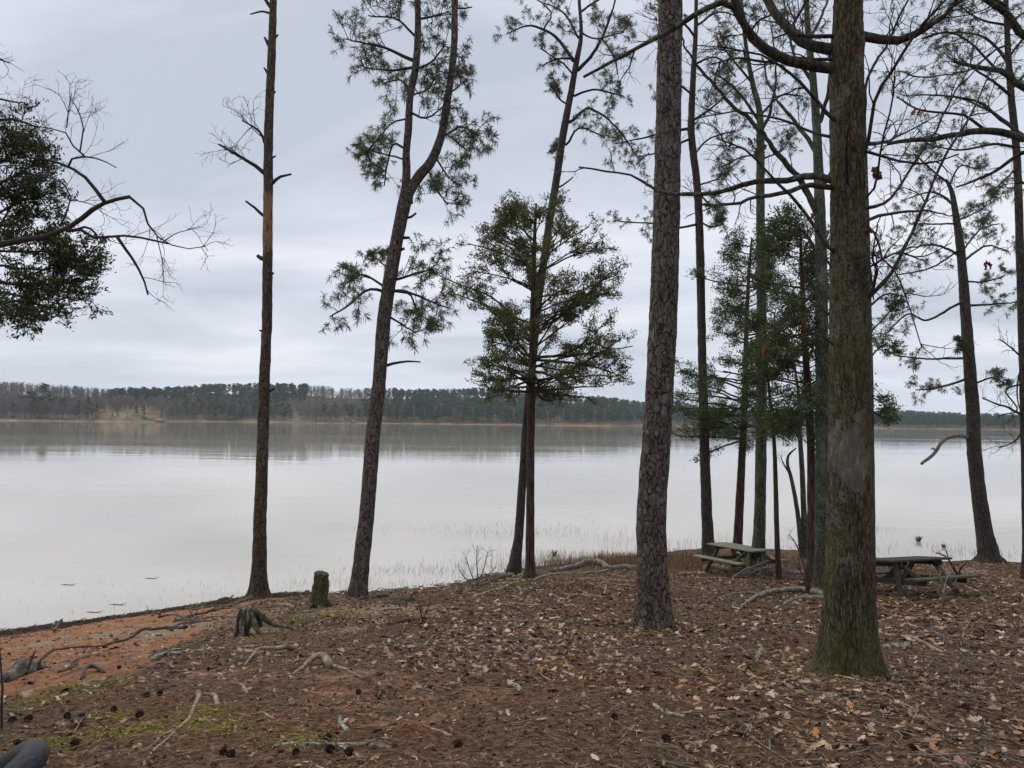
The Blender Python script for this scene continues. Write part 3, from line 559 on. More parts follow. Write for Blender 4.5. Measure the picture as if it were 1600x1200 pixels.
# ---------------------------------------------------------------- G/H/I: dark cedars
CD = dict(n=8, size=.04, spread=.09)
cedar('cedar_tree', 'dark cedar with reddish trunk standing behind the mossy table beside the slim pine', (1152, 872), [(1151, 874, 18), (1153, 840, 14), (1156, 780, 13), (1160, 700, 11), (1164, 620, 9), (1166, 520, 7), (1170, 430, 5), (1175, 372, 3)],
      [(372, 18, 1180), (430, 65, 1172), (500, 98, 1165), (560, 105, 1162), (620, 112, 1158), (700, 100, 1142)], 66, 'cedardark', 4, CD, y0max=690, Z=24.5, sc=.95, asc=.25, extra=[([(1150, 660), (1120, 668), (1095, 660)], 3, .7), ([(1155, 690), (1125, 700), (1100, 712), (1095, 722)], 3, .5)])
cedar('cedar_tree', 'dark cedar with a reddish peeling trunk just left of the lichen-grey oak', (1268, 912), [(1268, 913, 26), (1268, 890, 17), (1268, 850, 13), (1267, 700, 12), (1262, 600, 11), (1256, 520, 9), (1253, 430, 6), (1250, 360, 3)],
      [(345, 30, 1248), (420, 75, 1250), (500, 100, 1262), (560, 110, 1275), (620, 115, 1275), (690, 85, 1250)], 60, 'cedardark', 4, CD, y0max=670, sc=.95, asc=.25, extra=[([(1340, 610), (1370, 625), (1392, 640)], 3, .6)])
cedar('cedar_tree', 'very thin young cedar between the lichen oak stem and the red cedar trunk', (1216, 905), [(1217, 906, 10), (1214, 840, 8), (1212, 760, 7), (1210, 700, 6), (1205, 640, 5), (1200, 590, 4), (1194, 500, 2)],
      [(490, 12), (560, 45), (640, 50), (690, 30)], 14, 'cedardark', 3, CD, y0max=690, sc=.8, asc=.2)
# ---------------------------------------------------------------- J, K, L, M: lichen hardwoods
t, g, Z = tree_root('pine_tree', 'straight pale trunk covered in green lichen rising through the mossy picnic table', 'tree', (1183, 896))
trunk(t, g, [(1182, 897, 34), (1184, 875, 24), (1186, 840, 19), (1188, 780, 17), (1189, 700, 17), (1190, 600, 16), (1190, 500, 15), (1189, 400, 14), (1188, 300, 13), (1188, 210, 12), (1186, 170, 10), (1176, 130, 8), (1164, 60, 6), (1155, -50, 4)], Z, M['lichen'], 22, 5, .4, .1, 9)
for pts, w, s in [([(1187, 190), (1150, 140), (1110, 110)], 5, 1.2), ([(1189, 205), (1205, 170), (1212, 110), (1205, 40)], 6, 1.2), ([(1188, 180), (1220, 150), (1255, 150)], 4, 1.2), ([(1176, 130), (1150, 100), (1120, 60)], 4, 1.2), ([(1164, 60), (1190, 30), (1230, 20)], 4, 1.3), ([(1160, 30), (1130, 0), (1110, -10)], 4, 1.2),
                  ([(1188, 240), (1160, 245), (1130, 260)], 3, .9), ([(1189, 250), (1220, 235), (1240, 210)], 3, .9), ([(1208, 60), (1240, 50), (1270, 60)], 3, 1.2)]:
    limb(t, g, pts, Z, (w, 2), PINE, M['dark_twig'], 'needle', dz=rnd.uniform(-1.3, 1.3), scale=s, fk=FK)
t, g, Z = tree_root('oak_tree', 'slender grey-green lichen oak pressed close to the left of the big mossy oak', 'tree', (1284, 916))
trunk(t, g, [(1284, 917, 30), (1283, 895, 23), (1283, 850, 20), (1284, 700, 19), (1284, 550, 19), (1283, 400, 18), (1280, 300, 16), (1276, 200, 13), (1270, 120, 11), (1262, 40, 9), (1258, -60, 6), (1255, -150, 3)], Z, M['lichen'], 24, 5, .3, .1, 9)
for pts, w, s in [([(1278, 335), (1255, 290), (1215, 240), (1175, 190), (1130, 150), (1080, 90), (1065, 55)], 11, 1.3), ([(1280, 245), (1250, 200), (1210, 150), (1190, 90)], 8, 1.3), ([(1282, 190), (1296, 130), (1300, 60), (1310, -20)], 7, 1.3), ([(1270, 130), (1240, 80), (1225, 0)], 6, 1.3), ([(1282, 420), (1262, 370), (1230, 350), (1190, 345)], 5, 1.2), ([(1284, 300), (1310, 240), (1340, 190)], 5, 1.2), ([(1266, 60), (1290, 10), (1300, -30)], 5, 1.2), ([(1283, 560), (1250, 530), (1190, 515)], 3, 1.), ([(1283, 640), (1240, 600), (1180, 590), (1130, 580)], 3, 1.)]:
    limb(t, g, pts, Z, (w, 2.5), OAKT, M['limb'], dz=rnd.uniform(-1.5, 1.5), scale=s, t0=.12)
t, g, Z = tree_root('small_tree', 'two crooked lichen stems from one foot at the water, left of the red cedar', 'tree', (1256, 868), Z=25)
trunk(t, g, [(1254, 869, 10), (1246, 800, 7), (1237, 750, 6), (1231, 728, 5), (1232, 712, 4), (1244, 700, 2)], Z, M['lichen'], 10, 3, .2, .1, 9, name='stem')
trunk(t, g, [(1258, 869, 13), (1256, 800, 9), (1253, 730, 8), (1250, 680, 7), (1248, 620, 5), (1240, 560, 3)], Z, M['lichen'], 10, 3, .2, .1, 9, name='stem')
limb(t, g, [(1236, 745), (1225, 725), (1220, 715)], Z, (3, 1), OAKT, M['limb'], scale=.5)
limb(t, g, [(1250, 690), (1235, 660), (1210, 650)], Z, (4, 1.5), OAKT, M['limb'], scale=.8)
t, g, Z = tree_root('small_tree', 'slim straight trunk half hidden behind the right edge of the big mossy oak', 'tree', (1360, 918), Z=17)
trunk(t, g, [(1360, 922, 15), (1361, 800, 12), (1360, 700, 11), (1359, 600, 11), (1357, 500, 10), (1356, 400, 8), (1354, 300, 6), (1350, 150, 4)], Z, M['lichen'], 14, 3, .2, .1, 9)
for pts, w, s in [([(1357, 480), (1385, 460), (1420, 465)], 4, .8), ([(1358, 560), (1380, 540), (1400, 545)], 3, .7), ([(1358, 520), (1378, 500), (1395, 480)], 3, .8), ([(1360, 640), (1375, 650), (1390, 655)], 3, .5)]:
    limb(t, g, pts, Z, (w, 1.5), CEDAR, M['limb'], 'cedardark', dz=rnd.uniform(-.5, .5), scale=s, fk=CF)
# ---------------------------------------------------------------- N: the big oak
t, g, Z = tree_root('oak_tree', 'big mossy oak nearest the camera on the right, dark furrowed bark and grey bare patch', 'tree', (1326, 1050))
OZ = Z; oak_t, oak_g = t, g
def mN(p, h, th):
    a = at(1320, 655, Z)[2]; b = at(1320, 770, Z)[2]; zz = p[..., 2]; c = (a + b) / 2; side = (p[..., 0] - at(1318, 712, Z)[0]) / .2
    side = side + .5 * fbm(p * 6, 3, 41); zz = zz + .16 * fbm(p * 5, 3, 43)
    r = np.clip(1.35 - 1.0 * np.sqrt(((zz - c) / ((a - b) * .6)) ** 2 + side ** 2), 0, 1)
    c2 = at(1315, 860, Z)[2]; r = np.maximum(r, .8 * np.clip(1.2 - np.sqrt(((zz - c2) / .09) ** 2 + ((p[..., 0] - at(1308, 860, Z)[0]) / .08) ** 2), 0, 1))
    c3 = at(1315, 150, Z)[2]; r = np.maximum(r, .7 * np.clip(1.2 - np.sqrt(((zz - c3) / .12) ** 2 + ((p[..., 0] - at(1312, 150, Z)[0]) / .09) ** 2), 0, 1))
    m = np.clip(1 - h / .4, 0, 1) * .5 + .08 * np.clip((h - .5) * 2, 0, 1) * np.clip(1.3 - h, 0, 1)
    return np.stack([r, m, r * 0, r * 0 + 1], -1)
trunk(t, g, [(1323, 1052, 112), (1324, 1040, 98), (1325, 1010, 84), (1326, 960, 76), (1328, 850, 68), (1328, 750, 65), (1328, 650, 62), (1327, 550, 58), (1326, 480, 55), (1326, 420, 54), (1325, 350, 51), (1324, 280, 50), (1323, 200, 50), (1323, 120, 51), (1325, 60, 47), (1325, 0, 43), (1327, -120, 42), (1330, -300, 32), (1335, -500, 18)],
      Z, M['oak'], 150, 6, .3, .05, 16, step=.016, maskf=mN, fscale=(1, 1, .3), ridge=.011)
OL = [([(1305, 106), (1265, 101), (1225, 92), (1190, 75), (1165, 45), (1150, 5), (1140, -50)], 17, 11, -.5, 1.), ([(1308, 78), (1270, 72), (1240, 55), (1215, 30), (1195, -5), (1180, -60)], 18, 12, .5, 1.),
      ([(1160, 35), (1140, 8), (1100, 15), (1040, 50), (1000, 72), (960, 95), (912, 118)], 11, 4, -.3, .9), ([(1305, 283), (1270, 277), (1230, 285), (1195, 285), (1160, 290), (1120, 300), (1060, 300), (1030, 298), (1000, 282), (960, 270), (905, 262)], 12, 3, 1.2, .8),
      ([(1305, 293), (1265, 290), (1225, 302), (1180, 308), (1150, 318), (1095, 322)], 9, 3, -.8, .7), ([(1310, 398), (1295, 380), (1270, 345), (1240, 310), (1200, 270), (1165, 235), (1120, 215)], 7, 2, -.6, .8), ([(1310, 190), (1290, 175), (1260, 140), (1235, 118), (1180, 85), (1120, 70)], 7, 2, -.7, .9),
      ([(1305, 215), (1260, 200), (1200, 180), (1140, 175), (1080, 190)], 5, 2, .8, .8), ([(1345, 57), (1380, 62), (1415, 62), (1440, 48), (1456, 38)], 15, 10, -.2, .6), ([(1452, 40), (1480, 20), (1500, -10)], 8, 4, -.2, .8),
      ([(1350, 240), (1368, 150), (1400, 100), (1440, 40), (1490, -10)], 6, 3, -.5, .9), ([(1345, 205), (1358, 120), (1392, 60), (1425, -10)], 5, 3, .4, .9), ([(1352, 470), (1380, 440), (1405, 400), (1440, 330), (1480, 240), (1530, 150), (1560, 90)], 7, 2, -.4, .9),
      ([(1352, 325), (1378, 318), (1405, 290), (1450, 220), (1500, 130), (1530, 60)], 6, 2, .5, .9), ([(1352, 345), (1400, 333), (1450, 328), (1495, 338)], 6, 2, 1., .7), ([(1350, 225), (1380, 222), (1400, 212), (1450, 190)], 7, 2, .8, .8), ([(1350, 235), (1400, 250), (1450, 255), (1500, 240)], 5, 2, -.6, .8),
      ([(1352, 350), (1368, 370), (1378, 405), (1395, 420), (1420, 470), (1440, 540)], 4, 1.5, -.5, .7), ([(1300, 420), (1285, 400), (1270, 390), (1250, 350)], 4, 2, .3, .6), ([(1305, 500), (1270, 470), (1225, 460), (1170, 440)], 4, 1.5, .5, .7), ([(1350, 480), (1370, 430), (1362, 400), (1372, 350)], 4, 2, -.5, .6),
      ([(1352, 420), (1400, 395), (1440, 400), (1490, 380)], 4, 1.5, .5, .7), ([(1305, 540), (1270, 520), (1240, 525), (1190, 500)], 3, 1.5, -.5, .6), ([(1230, 90), (1200, 100), (1150, 90), (1110, 100)], 5, 2, -.5, .9), ([(1330, 5), (1360, -30), (1420, -60)], 20, 10, .3, 1.), ([(1320, -60), (1260, -90), (1180, -110)], 18, 8, -.3, 1.),
      ([(1352, 310), (1368, 290), (1375, 240), (1390, 170), (1396, 120)], 4, 2, -.6, .7), ([(1240, 55), (1250, 20), (1265, -10)], 6, 4, .3, .8), ([(1352, 400), (1362, 440), (1366, 470)], 4, 2, -.3, .5), ([(1325, 300), (1322, 270), (1324, 225), (1326, 200)], 5, 3, -.7, .3)]
for k, (pts, w0, w1, dz, s) in enumerate(OL): limb(t, g, pts, Z, (w0, w1), OAKT, M['limb'] if w0 > 5 else M['dark_twig'], dz=dz if k != 28 else 0, scale=s * .62, t0=.18, dz0=-.25 if k == 28 else 0.)
def hangleaf(px, py, Y, s=.07):
    mb = MB(); c = at(px, py, Y)
    for k in range(rnd.randint(2, 4)):
        d = unit(np.array([rnd.uniform(-.6, .6), rnd.uniform(-.6, .6), -1.])); e = unit(np.cross(d, R.normal(size=3))); n = np.cross(d, e); st = c + R.normal(size=3) * .015
        ws = [.02, .22, .12, .34, .15, .26, .03]; L = s * rnd.uniform(.8, 1.2); v = []
        for i, w in enumerate(ws): p = st + d * L * i / 6; cu = n * L * .25 * math.sin(i); v += [p + e * L * w + cu, p, p - e * L * w * rnd.uniform(.7, 1.) + cu * .5]
        mb.add(v, [(3 * i + a, 3 * i + a + 1, 3 * i + a + 4, 3 * i + a + 3) for i in range(6) for a in (0, 1)])
    mb.build('dead_leaf', M['hang'], oak_t, oak_g)
for px, py, dz, s in [(1340, 75, -.22, .07), (1330, 200, -.3, .06), (1366, 262, -.1, .1), (1358, 355, -.1, .06), (1364, 388, -.1, .07), (1437, 172, -.1, .06), (1190, 225, -.2, .07), (1175, 215, -.2, .05), (1256, 498, -.2, .06), (1197, 537, -.2, .07), (1540, 410, -.1, .07), (1232, 208, -.2, .05), (1188, 288, -.2, .05), (1268, 330, -.2, .05), (1350, 480, -.3, .04)]:
    hangleaf(px, py, OZ + dz, s)
# ---------------------------------------------------------------- O: right leaning pine, P: far right tree
t, g, Z = tree_root('pine_tree', 'pine on the right bank leaning left with a drooping dead branch over the water', 'tree', (1546, 878))
trunk(t, g, [(1546, 879, 44), (1544, 866, 31), (1541, 845, 26), (1536, 820, 23), (1528, 760, 21), (1522, 700, 20), (1520, 640, 19), (1514, 560, 17), (1508, 480, 15), (1502, 400, 13), (1494, 340, 10), (1487, 300, 7), (1478, 280, 4)], Z, M['pine_far'], 26, 6, .45, .12, 9)
for pts, w, s in [([(1490, 320), (1460, 300), (1420, 310)], 4, 1.1), ([(1496, 345), (1530, 330)], 3, .8), ([(1500, 400), (1470, 385), (1430, 385), (1390, 400)], 4, 1.1), ([(1503, 410), (1540, 385), (1575, 392)], 4, 1.), ([(1507, 470), (1450, 500), (1420, 490), (1385, 520)], 4, 1.), ([(1509, 478), (1550, 475), (1590, 472)], 4, .8), ([(1513, 560), (1480, 560), (1440, 560), (1395, 555)], 4, .8),
                  ([(1516, 590), (1470, 605), (1430, 610)], 4, .8), ([(1520, 600), (1550, 590), (1570, 600)], 3, .7), ([(1483, 290), (1500, 260), (1530, 265)], 3, .9), ([(1480, 285), (1450, 260), (1430, 240)], 3, 1.), ([(1495, 350), (1460, 350), (1420, 350)], 3, 1.1), ([(1505, 440), (1540, 440), (1570, 430)], 3, .8), ([(1513, 550), (1497, 545), (1500, 530)], 3, .4), ([(1502, 395), (1530, 360), (1560, 350)], 3, .8), ([(1500, 390), (1450, 420), (1400, 430)], 3, 1.)]:
    limb(t, g, pts, Z, (w, 2), PINE, M['dark_twig'], 'needle', dz=rnd.uniform(-1.5, 1.5), scale=s * 1.1, fk=dict(n=26, L=.17, w=.0062))
limb(t, g, [(1520, 686), (1500, 680), (1480, 685), (1468, 695), (1460, 708), (1440, 725)], Z, (6, 5), None, M['grey_twig'], lab='bent bare dead branch drooping to the left')
limb(t, g, [(1462, 706), (1458, 700), (1455, 703)], Z, (3, 1.5), None, M['grey_twig']); limb(t, g, [(1516, 640), (1510, 620), (1512, 600)], Z, (3, 1), DEADT, M['dark_twig'], scale=.6)
t, g, Z = tree_root('pine_tree', 'dark slim pine at the right edge of the view', 'tree', (1607, 892), Z=19)
trunk(t, g, [(1608, 893, 22), (1606, 850, 15), (1604, 760, 14), (1600, 600, 13), (1594, 400, 12), (1589, 250, 11), (1580, 150, 10), (1575, 80, 9), (1572, 0, 7), (1570, -100, 4)], Z, M['pine_far'], 20, 4, .3, .1, 9)
for pts, w, s in [([(1585, 200), (1540, 170), (1490, 150)], 5, 1.3), ([(1580, 150), (1540, 120), (1500, 90)], 5, 1.3), ([(1577, 100), (1540, 60), (1490, 50), (1440, 60)], 5, 1.4), ([(1574, 50), (1600, 20), (1640, 20)], 4, 1.2), ([(1573, 10), (1530, -10), (1480, -10)], 5, 1.3), ([(1588, 230), (1550, 225), (1500, 235), (1450, 225)], 5, 1.3), ([(1574, 40), (1530, 30), (1500, 10)], 4, 1.2), ([(1580, 140), (1610, 110), (1640, 110)], 4, 1.2),
                  ([(1560, 75), (1510, 110), (1440, 120), (1400, 110)], 3, 1.4), ([(1590, 260), (1560, 290), (1540, 300)], 3, .8), ([(1576, 90), (1600, 60), (1630, 50)], 4, 1.2), ([(1572, -20), (1500, -40), (1430, -20), (1370, 0)], 4, 1.3), ([(1596, 400), (1620, 390), (1650, 400)], 3, 1.)]:
    limb(t, g, pts, Z, (w, 2), PINE, M['dark_twig'], 'needle', dz=rnd.uniform(-1.5, 1.5), scale=s, fk=FK)
for pts, w in [([(1601, 650), (1580, 640), (1560, 632), (1535, 622)], (4, 2)), ([(1599, 600), (1570, 610), (1590, 640), (1560, 650)], (3, 1.5)), ([(1601, 670), (1585, 690), (1560, 700)], (3, 1.5)), ([(1598, 560), (1575, 540), (1560, 530)], (3, 1.5)), ([(1600, 560), (1590, 600), (1593, 640)], (3, 1.5))]:
    limb(t, g, pts, Z, w, OAKT, M['dark_twig'], dz=rnd.uniform(-.5, .5), scale=.75)
# ---------------------------------------------------------------- off-frame oak on the right reaching in
t, g, Z = tree_root('oak_tree', 'oak beyond the right edge whose long dark limbs reach in across the sky', 'tree', (1760, 960), Z=9)
trunk(t, g, [(1760, 985, 60), (1755, 800, 50), (1750, 500, 45), (1745, 200, 40), (1742, -50, 30), (1745, -300, 14)], Z, M['limb'], 30, 5, .2, .1, 12)
for pts, w0, w1, dz, s in [([(1745, 260), (1680, 230), (1600, 213), (1540, 203), (1480, 212), (1430, 220), (1385, 226)], 16, 5, -.4, .8), ([(1745, 180), (1670, 160), (1600, 140), (1560, 112), (1530, 105), (1490, 95)], 14, 5, .2, .9), ([(1743, 120), (1680, 90), (1600, 55), (1570, 20), (1530, -5), (1490, -30)], 15, 7, -.2, .9),
                           ([(1745, 230), (1680, 225), (1600, 238), (1570, 260), (1530, 280), (1495, 290)], 9, 3, .3, .7), ([(1747, 350), (1690, 320), (1630, 300), (1590, 280)], 9, 3, .2, .8), ([(1600, 213), (1570, 190), (1530, 160), (1480, 150), (1430, 150)], 6, 2, -.3, .8), ([(1540, 203), (1500, 180), (1440, 170), (1400, 150)], 5, 2, -.6, .7), ([(1560, 112), (1520, 70), (1480, 50), (1440, 60)], 4, 2, .2, .8)]:
    limb(t, g, pts, Z, (w0, w1), OAKT, M['limb'], dz=dz, scale=s * .7, t0=.3)
# ---------------------------------------------------------------- left edge cedar and bare oak limb
t, g, Z = tree_root('cedar_tree', 'dark dense cedar at the left edge, foliage hanging against the sky', 'tree', (-150, 1050), Z=7.6)
trunk(t, g, [(-150, 1075, 40), (-148, 800, 30), (-145, 500, 26), (-140, 300, 18), (-135, 50, 6)], Z, M['cedar'], 18, 4, .3, .1, 10)
CL = dict(n=8, size=.022, spread=.03)
LC = dict(CEDAR, len=(.34, .17), cnt=(12, 4.5), rad=(.006, .003), rmin=.0015, ang=.85)
for pts, w in [([(-140, 430), (-60, 430), (20, 445), (90, 440), (150, 436)], 9), ([(-140, 380), (-60, 330), (0, 290), (45, 262)], 8), ([(-138, 340), (-60, 270), (0, 235), (40, 208)], 7), ([(-142, 480), (-60, 470), (30, 470), (100, 485)], 8), ([(-140, 400), (-50, 370), (20, 350), (65, 335)], 8), ([(-142, 440), (-60, 400), (10, 395), (70, 395)], 7),
               ([(-142, 500), (-70, 490), (-20, 490), (30, 495)], 7), ([(-60, 300), (-20, 270), (20, 240), (45, 238)], 5), ([(-60, 430), (-20, 380), (20, 320), (50, 300)], 5), ([(-60, 455), (0, 440), (60, 455), (120, 470)], 5), ([(-60, 420), (0, 415), (60, 420), (110, 415)], 5), ([(20, 445), (70, 425), (120, 410), (140, 400)], 4), ([(-60, 350), (0, 330), (40, 310), (60, 310)], 5), ([(-60, 465), (-10, 455), (40, 470), (60, 490)], 5), ([(-60, 400), (-10, 390), (30, 375), (75, 370)], 4)]:
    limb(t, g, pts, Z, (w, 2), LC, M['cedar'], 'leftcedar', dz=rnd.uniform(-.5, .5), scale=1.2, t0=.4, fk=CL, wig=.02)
t, g, Z = tree_root('oak_tree', 'bare oak whose crooked leafless limb reaches in past the left-edge cedar', 'tree', (-260, 1060), Z=6.9)
trunk(t, g, [(-260, 1120, 70), (-255, 800, 55), (-250, 400, 48), (-245, 100, 36), (-240, -200, 16)], Z, M['limb'], 26, 5, .2, .1, 12)
OS = dict(OAKT, len=(.5, .24, .12), cnt=(6, 3, 2.), rad=(.004, .0022, .0014), wig=.26, rmin=.0009)
for pts, w0, w1, n in [([(-250, 440), (-120, 405), (0, 380), (60, 372), (100, 360), (135, 335), (165, 315), (203, 308)], 12, 5.5, .3), ([(203, 308), (228, 330), (232, 350), (250, 372), (285, 388), (322, 385)], 4, 1.2, 1), ([(103, 360), (130, 360), (150, 373), (185, 368), (240, 375), (265, 380)], 5.5, 2.5, .4), ([(183, 370), (205, 400), (222, 430), (232, 460)], 5, 2.5, .3),
                       ([(163, 315), (140, 285), (110, 262), (75, 250), (45, 247)], 6, 3, .6), ([(106, 262), (108, 250), (130, 244), (155, 248), (181, 262)], 4, 1.5, .5), ([(131, 243), (115, 232), (103, 208), (80, 200), (30, 196)], 3, 1.3, .9), ([(125, 237), (130, 195), (118, 165), (108, 150)], 2.5, 1, .8), ([(96, 350), (108, 325), (112, 308), (98, 285), (60, 272)], 3, 1.2, .8), ([(104, 200), (108, 170), (112, 145)], 2, 1, .7),
                       ([(-245, 230), (-120, 200), (-30, 192), (20, 188), (60, 200)], 9, 2, .8), ([(-245, 160), (-120, 140), (-30, 150), (30, 160)], 8, 2, 1.2), ([(-243, 80), (-120, 90), (-40, 80), (15, 100)], 7, 2, 1.3), ([(112, 362), (135, 355), (150, 365), (152, 373)], 4, 3, 0), ([(255, 378), (275, 365), (300, 358)], 2, 1, .6), ([(60, 255), (66, 235), (60, 215), (40, 210)], 3, 1.5, .8), ([(245, 370), (252, 400), (255, 440)], 1.6, 1, .5), ([(112, 312), (140, 318), (165, 328)], 1.8, 1, .7)]:
    limb(t, g, pts, Z, (w0, w1), dict(OS, cnt=(7 * n, 3, 2)) if n else None, M['dark_twig'], dz=0, scale=.75, t0=.45 if w0 > 8 else .2, wig=.008)
# ================================================================ far shore
FS = [(-900, 420), (-500, 470), (-200, 520), (0, 545), (150, 550), (255, 560), (262, 660), (300, 690), (450, 720), (470, 660), (545, 665), (560, 720), (700, 735), (850, 745), (960, 760), (990, 850), (1050, 880), (1120, 960), (1300, 1100), (1390, 900), (1500, 915), (1650, 930), (1900, 960), (2500, 1050)]
TOP = [(-900, 600), (-200, 598), (0, 594), (50, 597), (100, 600), (170, 606), (240, 604), (300, 602), (330, 599), (450, 598), (500, 601), (560, 606), (600, 606), (650, 607), (700, 607), (740, 604), (790, 611), (850, 612), (900, 616), (960, 621), (1000, 627), (1060, 629), (1110, 636), (1200, 643), (1300, 645), (1390, 640), (1450, 643), (1500, 645), (1650, 648), (2500, 655)]
FSx = np.array([a for a, b in FS], float); FSz = np.array([b for a, b in FS], float); TPx = np.array([a for a, b in TOP], float); TPy = np.array([b for a, b in TOP], float)
def far_pt(px, back):
    """bearing given by its direction, metres back from the waterline -> world x, y"""
    Z = np.interp(px, FSx, FSz) + back; k = (px - 800) / F; return k * Z, Z
def far_h(px, back, th=13.):
    Z0 = np.interp(px, FSx, FSz); yh = 647 + 19 * px / 1600.; a = (yh - np.interp(px, TPx, TPy)) / F
    hill = np.maximum(EYE + a * (Z0 + 190) - th, 1.5)
    return np.where(back < 0, back * .15, np.minimum(.9, back * .3) + (hill - .9) * np.clip((back - 6) / 184., 0, 1) ** 1.15)
mb = MB(); U = np.linspace(-900, 2500, 500); B = np.array([-8, 0, 2, 3.2, 6, 12, 25, 50, 90, 140, 190, 260, 420])
uu, bb = np.meshgrid(U, B); wob = 3 * fbm(np.stack([uu * .03, uu * 0, uu * 0], -1), 3)
X, Y = far_pt(uu, bb); Y = Y + wob; zz = far_h(uu, bb) + 1.3 * np.clip((bb - 1) / 4, 0, 1) * np.clip(fbm(np.stack([uu * .02, uu * 0, uu * 0], -1), 4, 9) * 2 + .2, -.4, 1.3) + np.clip(bb / 3, 0, 1) * (.5 * vnoise(np.stack([uu * .08, bb * .1, uu * 0], -1)) + .3); n, m = uu.shape
i = np.arange(n - 1)[:, None] * m; j = np.arange(m - 1)[None]
mt, nt, b_ = mat_nodes('far_bank'); fn = noise(nt, coords(nt), .12, 5, .7); z_ = nt.nodes.new('ShaderNodeSeparateXYZ'); nt.links.new(coords(nt), z_.inputs[0])
cc = mixc(nt, mrange(nt, math_n(nt, 'ADD', z_.outputs[2], math_n(nt, 'MULTIPLY', noise(nt, coords(nt), .02, 4, .7), 2.6)), 1.3, 1.9), ramp(nt, fn, [(.3, (.2, .12, .07)), (.6, (.36, .26, .17))]), ramp(nt, fn, [(.35, (.09, .06, .035)), (.6, (.16, .125, .07))]))
nt.links.new(cc, b_.inputs['Base Color'])
mb.add(np.stack([X, Y, zz], -1), np.stack([i + j, i + j + 1, i + m + j + 1, i + m + j], -1).reshape(-1, 4)); tag(mb.build('hills', mt), kind='structure')
# tree templates (unit height ~1)
def tpl_pine(seed, kind):
    r = np.random.default_rng(seed); n = 230 if kind == 'pine' else 150; V = []
    if kind == 'pine':
        nc = 14; cz = np.linspace(.36, .93, nc); cr = .2 * np.sqrt(np.clip(1.02 - cz, .03, 1)) * np.clip((cz - .2) / .3, 0, 1); a = r.uniform(0, 6.28, nc); c = np.stack([np.cos(a) * cr * .6, np.sin(a) * cr * .6, cz], -1); s = r.uniform(.06, .10, nc)
    else:
        nc = 12; cz = np.linspace(.12, .95, nc); cr = .17 * (1.02 - cz); a = r.uniform(0, 6.28, nc); c = np.stack([np.cos(a) * cr * .5, np.sin(a) * cr * .5, cz], -1); s = .035 + .13 * (1 - cz)
    k = r.integers(0, nc, n); d = unit(r.normal(size=(n, 3))); p = c[k] + d * s[k][:, None] * r.uniform(.5, 1.05, (n, 1)) * np.array([1, 1, .7])
    u = unit(np.cross(d, r.normal(size=(n, 3)))); w = np.cross(d, u); q = r.uniform(.018, .042, (n, 1)); d2 = u * q; w = w * q * .7
    v = np.stack([p - d2, p + w, p + d2, p - w], 1).reshape(-1, 3); ii = np.arange(n)[:, None] * 4; return v, ii + np.array([[0, 1, 2, 3]])
def ribbons(P0, P1, w, r):
    d = P1 - P0; s = unit(np.cross(d, r.normal(size=d.shape))) * w; v = np.stack([P0 - s, P0 + s, P1 + s * .25, P1 - s * .25], 1).reshape(-1, 3); ii = np.arange(len(P0))[:, None] * 4; return v, ii + np.array([[0, 1, 2, 3]])
def tpl_trunk(r, h=.7):
    w = .009; x = r.uniform(-.02, .02); v = []
    for z in (0, h):
        for a in range(4): v.append((math.cos(a * 1.57) * w * (1 - .6 * z) + x * z, math.sin(a * 1.57) * w * (1 - .6 * z), z - .03))
    return np.array(v), np.array([(a, (a + 1) % 4, 4 + (a + 1) % 4, 4 + a) for a in range(4)])
def tpl_bare(seed):
    r = np.random.default_rng(seed); n = 34; z = r.uniform(.2, .85, n); a = r.uniform(0, 6.28, n); L = r.uniform(.12, .3, n) * (1.1 - z * .6)
    P0 = np.stack([0 * z, 0 * z, z], -1); d = np.stack([np.cos(a), np.sin(a), r.uniform(.8, 1.8, n)], -1); P1 = P0 + unit(d) * L[:, None]; P1[:, 2] = np.minimum(P1[:, 2], 1.02)
    A = [ribbons(P0, P1, .005, r)]
    m_ = 210; k = r.integers(0, n, m_); t_ = r.uniform(.3, 1, (m_, 1)); q0 = P0[k] * (1 - t_) + P1[k] * t_; q1 = q0 + unit(r.normal(size=(m_, 3)) * .7 + np.array([0, 0, .9])) * r.uniform(.05, .13, (m_, 1)); A.append(ribbons(q0, q1, .0036, r))
    v = np.concatenate([A[0][0], A[1][0]]); q = np.concatenate([A[0][1], A[1][1] + len(A[0][0])]); return v, q
def far_foliage_mat(name, a, b, c):
    return leafy(name, [(0, a), (.5, b), (1, c)], .8, .1)
M['farpine'] = far_foliage_mat('distant_pine_foliage', (.016, .032, .010), (.036, .062, .018), (.075, .105, .032))
M['farcedar'] = far_foliage_mat('distant_cedar_foliage', (.018, .03, .014), (.032, .048, .02), (.05, .065, .03))
M['farbare'] = far_foliage_mat('distant_bare_twigs', (.10, .078, .064), (.175, .14, .118), (.28, .235, .205))
M['fartrunk'] = far_foliage_mat('distant_trunks', (.07, .055, .045), (.13, .11, .09), (.24, .21, .18))
TP = [tpl_pine(s, 'pine') for s in range(6)]; TC = [tpl_pine(s + 20, 'cedar') for s in range(4)]; TB = [tpl_bare(s) for s in range(6)]; TT = [tpl_trunk(np.random.default_rng(s), h) for s, h in ((1, .75), (2, .8), (3, .85))]
def inst(mb, tpl, x, y, z, h, rot, wide=1.):
    v, q = tpl; c, s = math.cos(rot), math.sin(rot); vv = np.stack([(v[:, 0] * c - v[:, 1] * s) * h * wide + x, (v[:, 0] * s + v[:, 1] * c) * h * wide + y, v[:, 2] * h + z], -1); mb.add(vv, q)
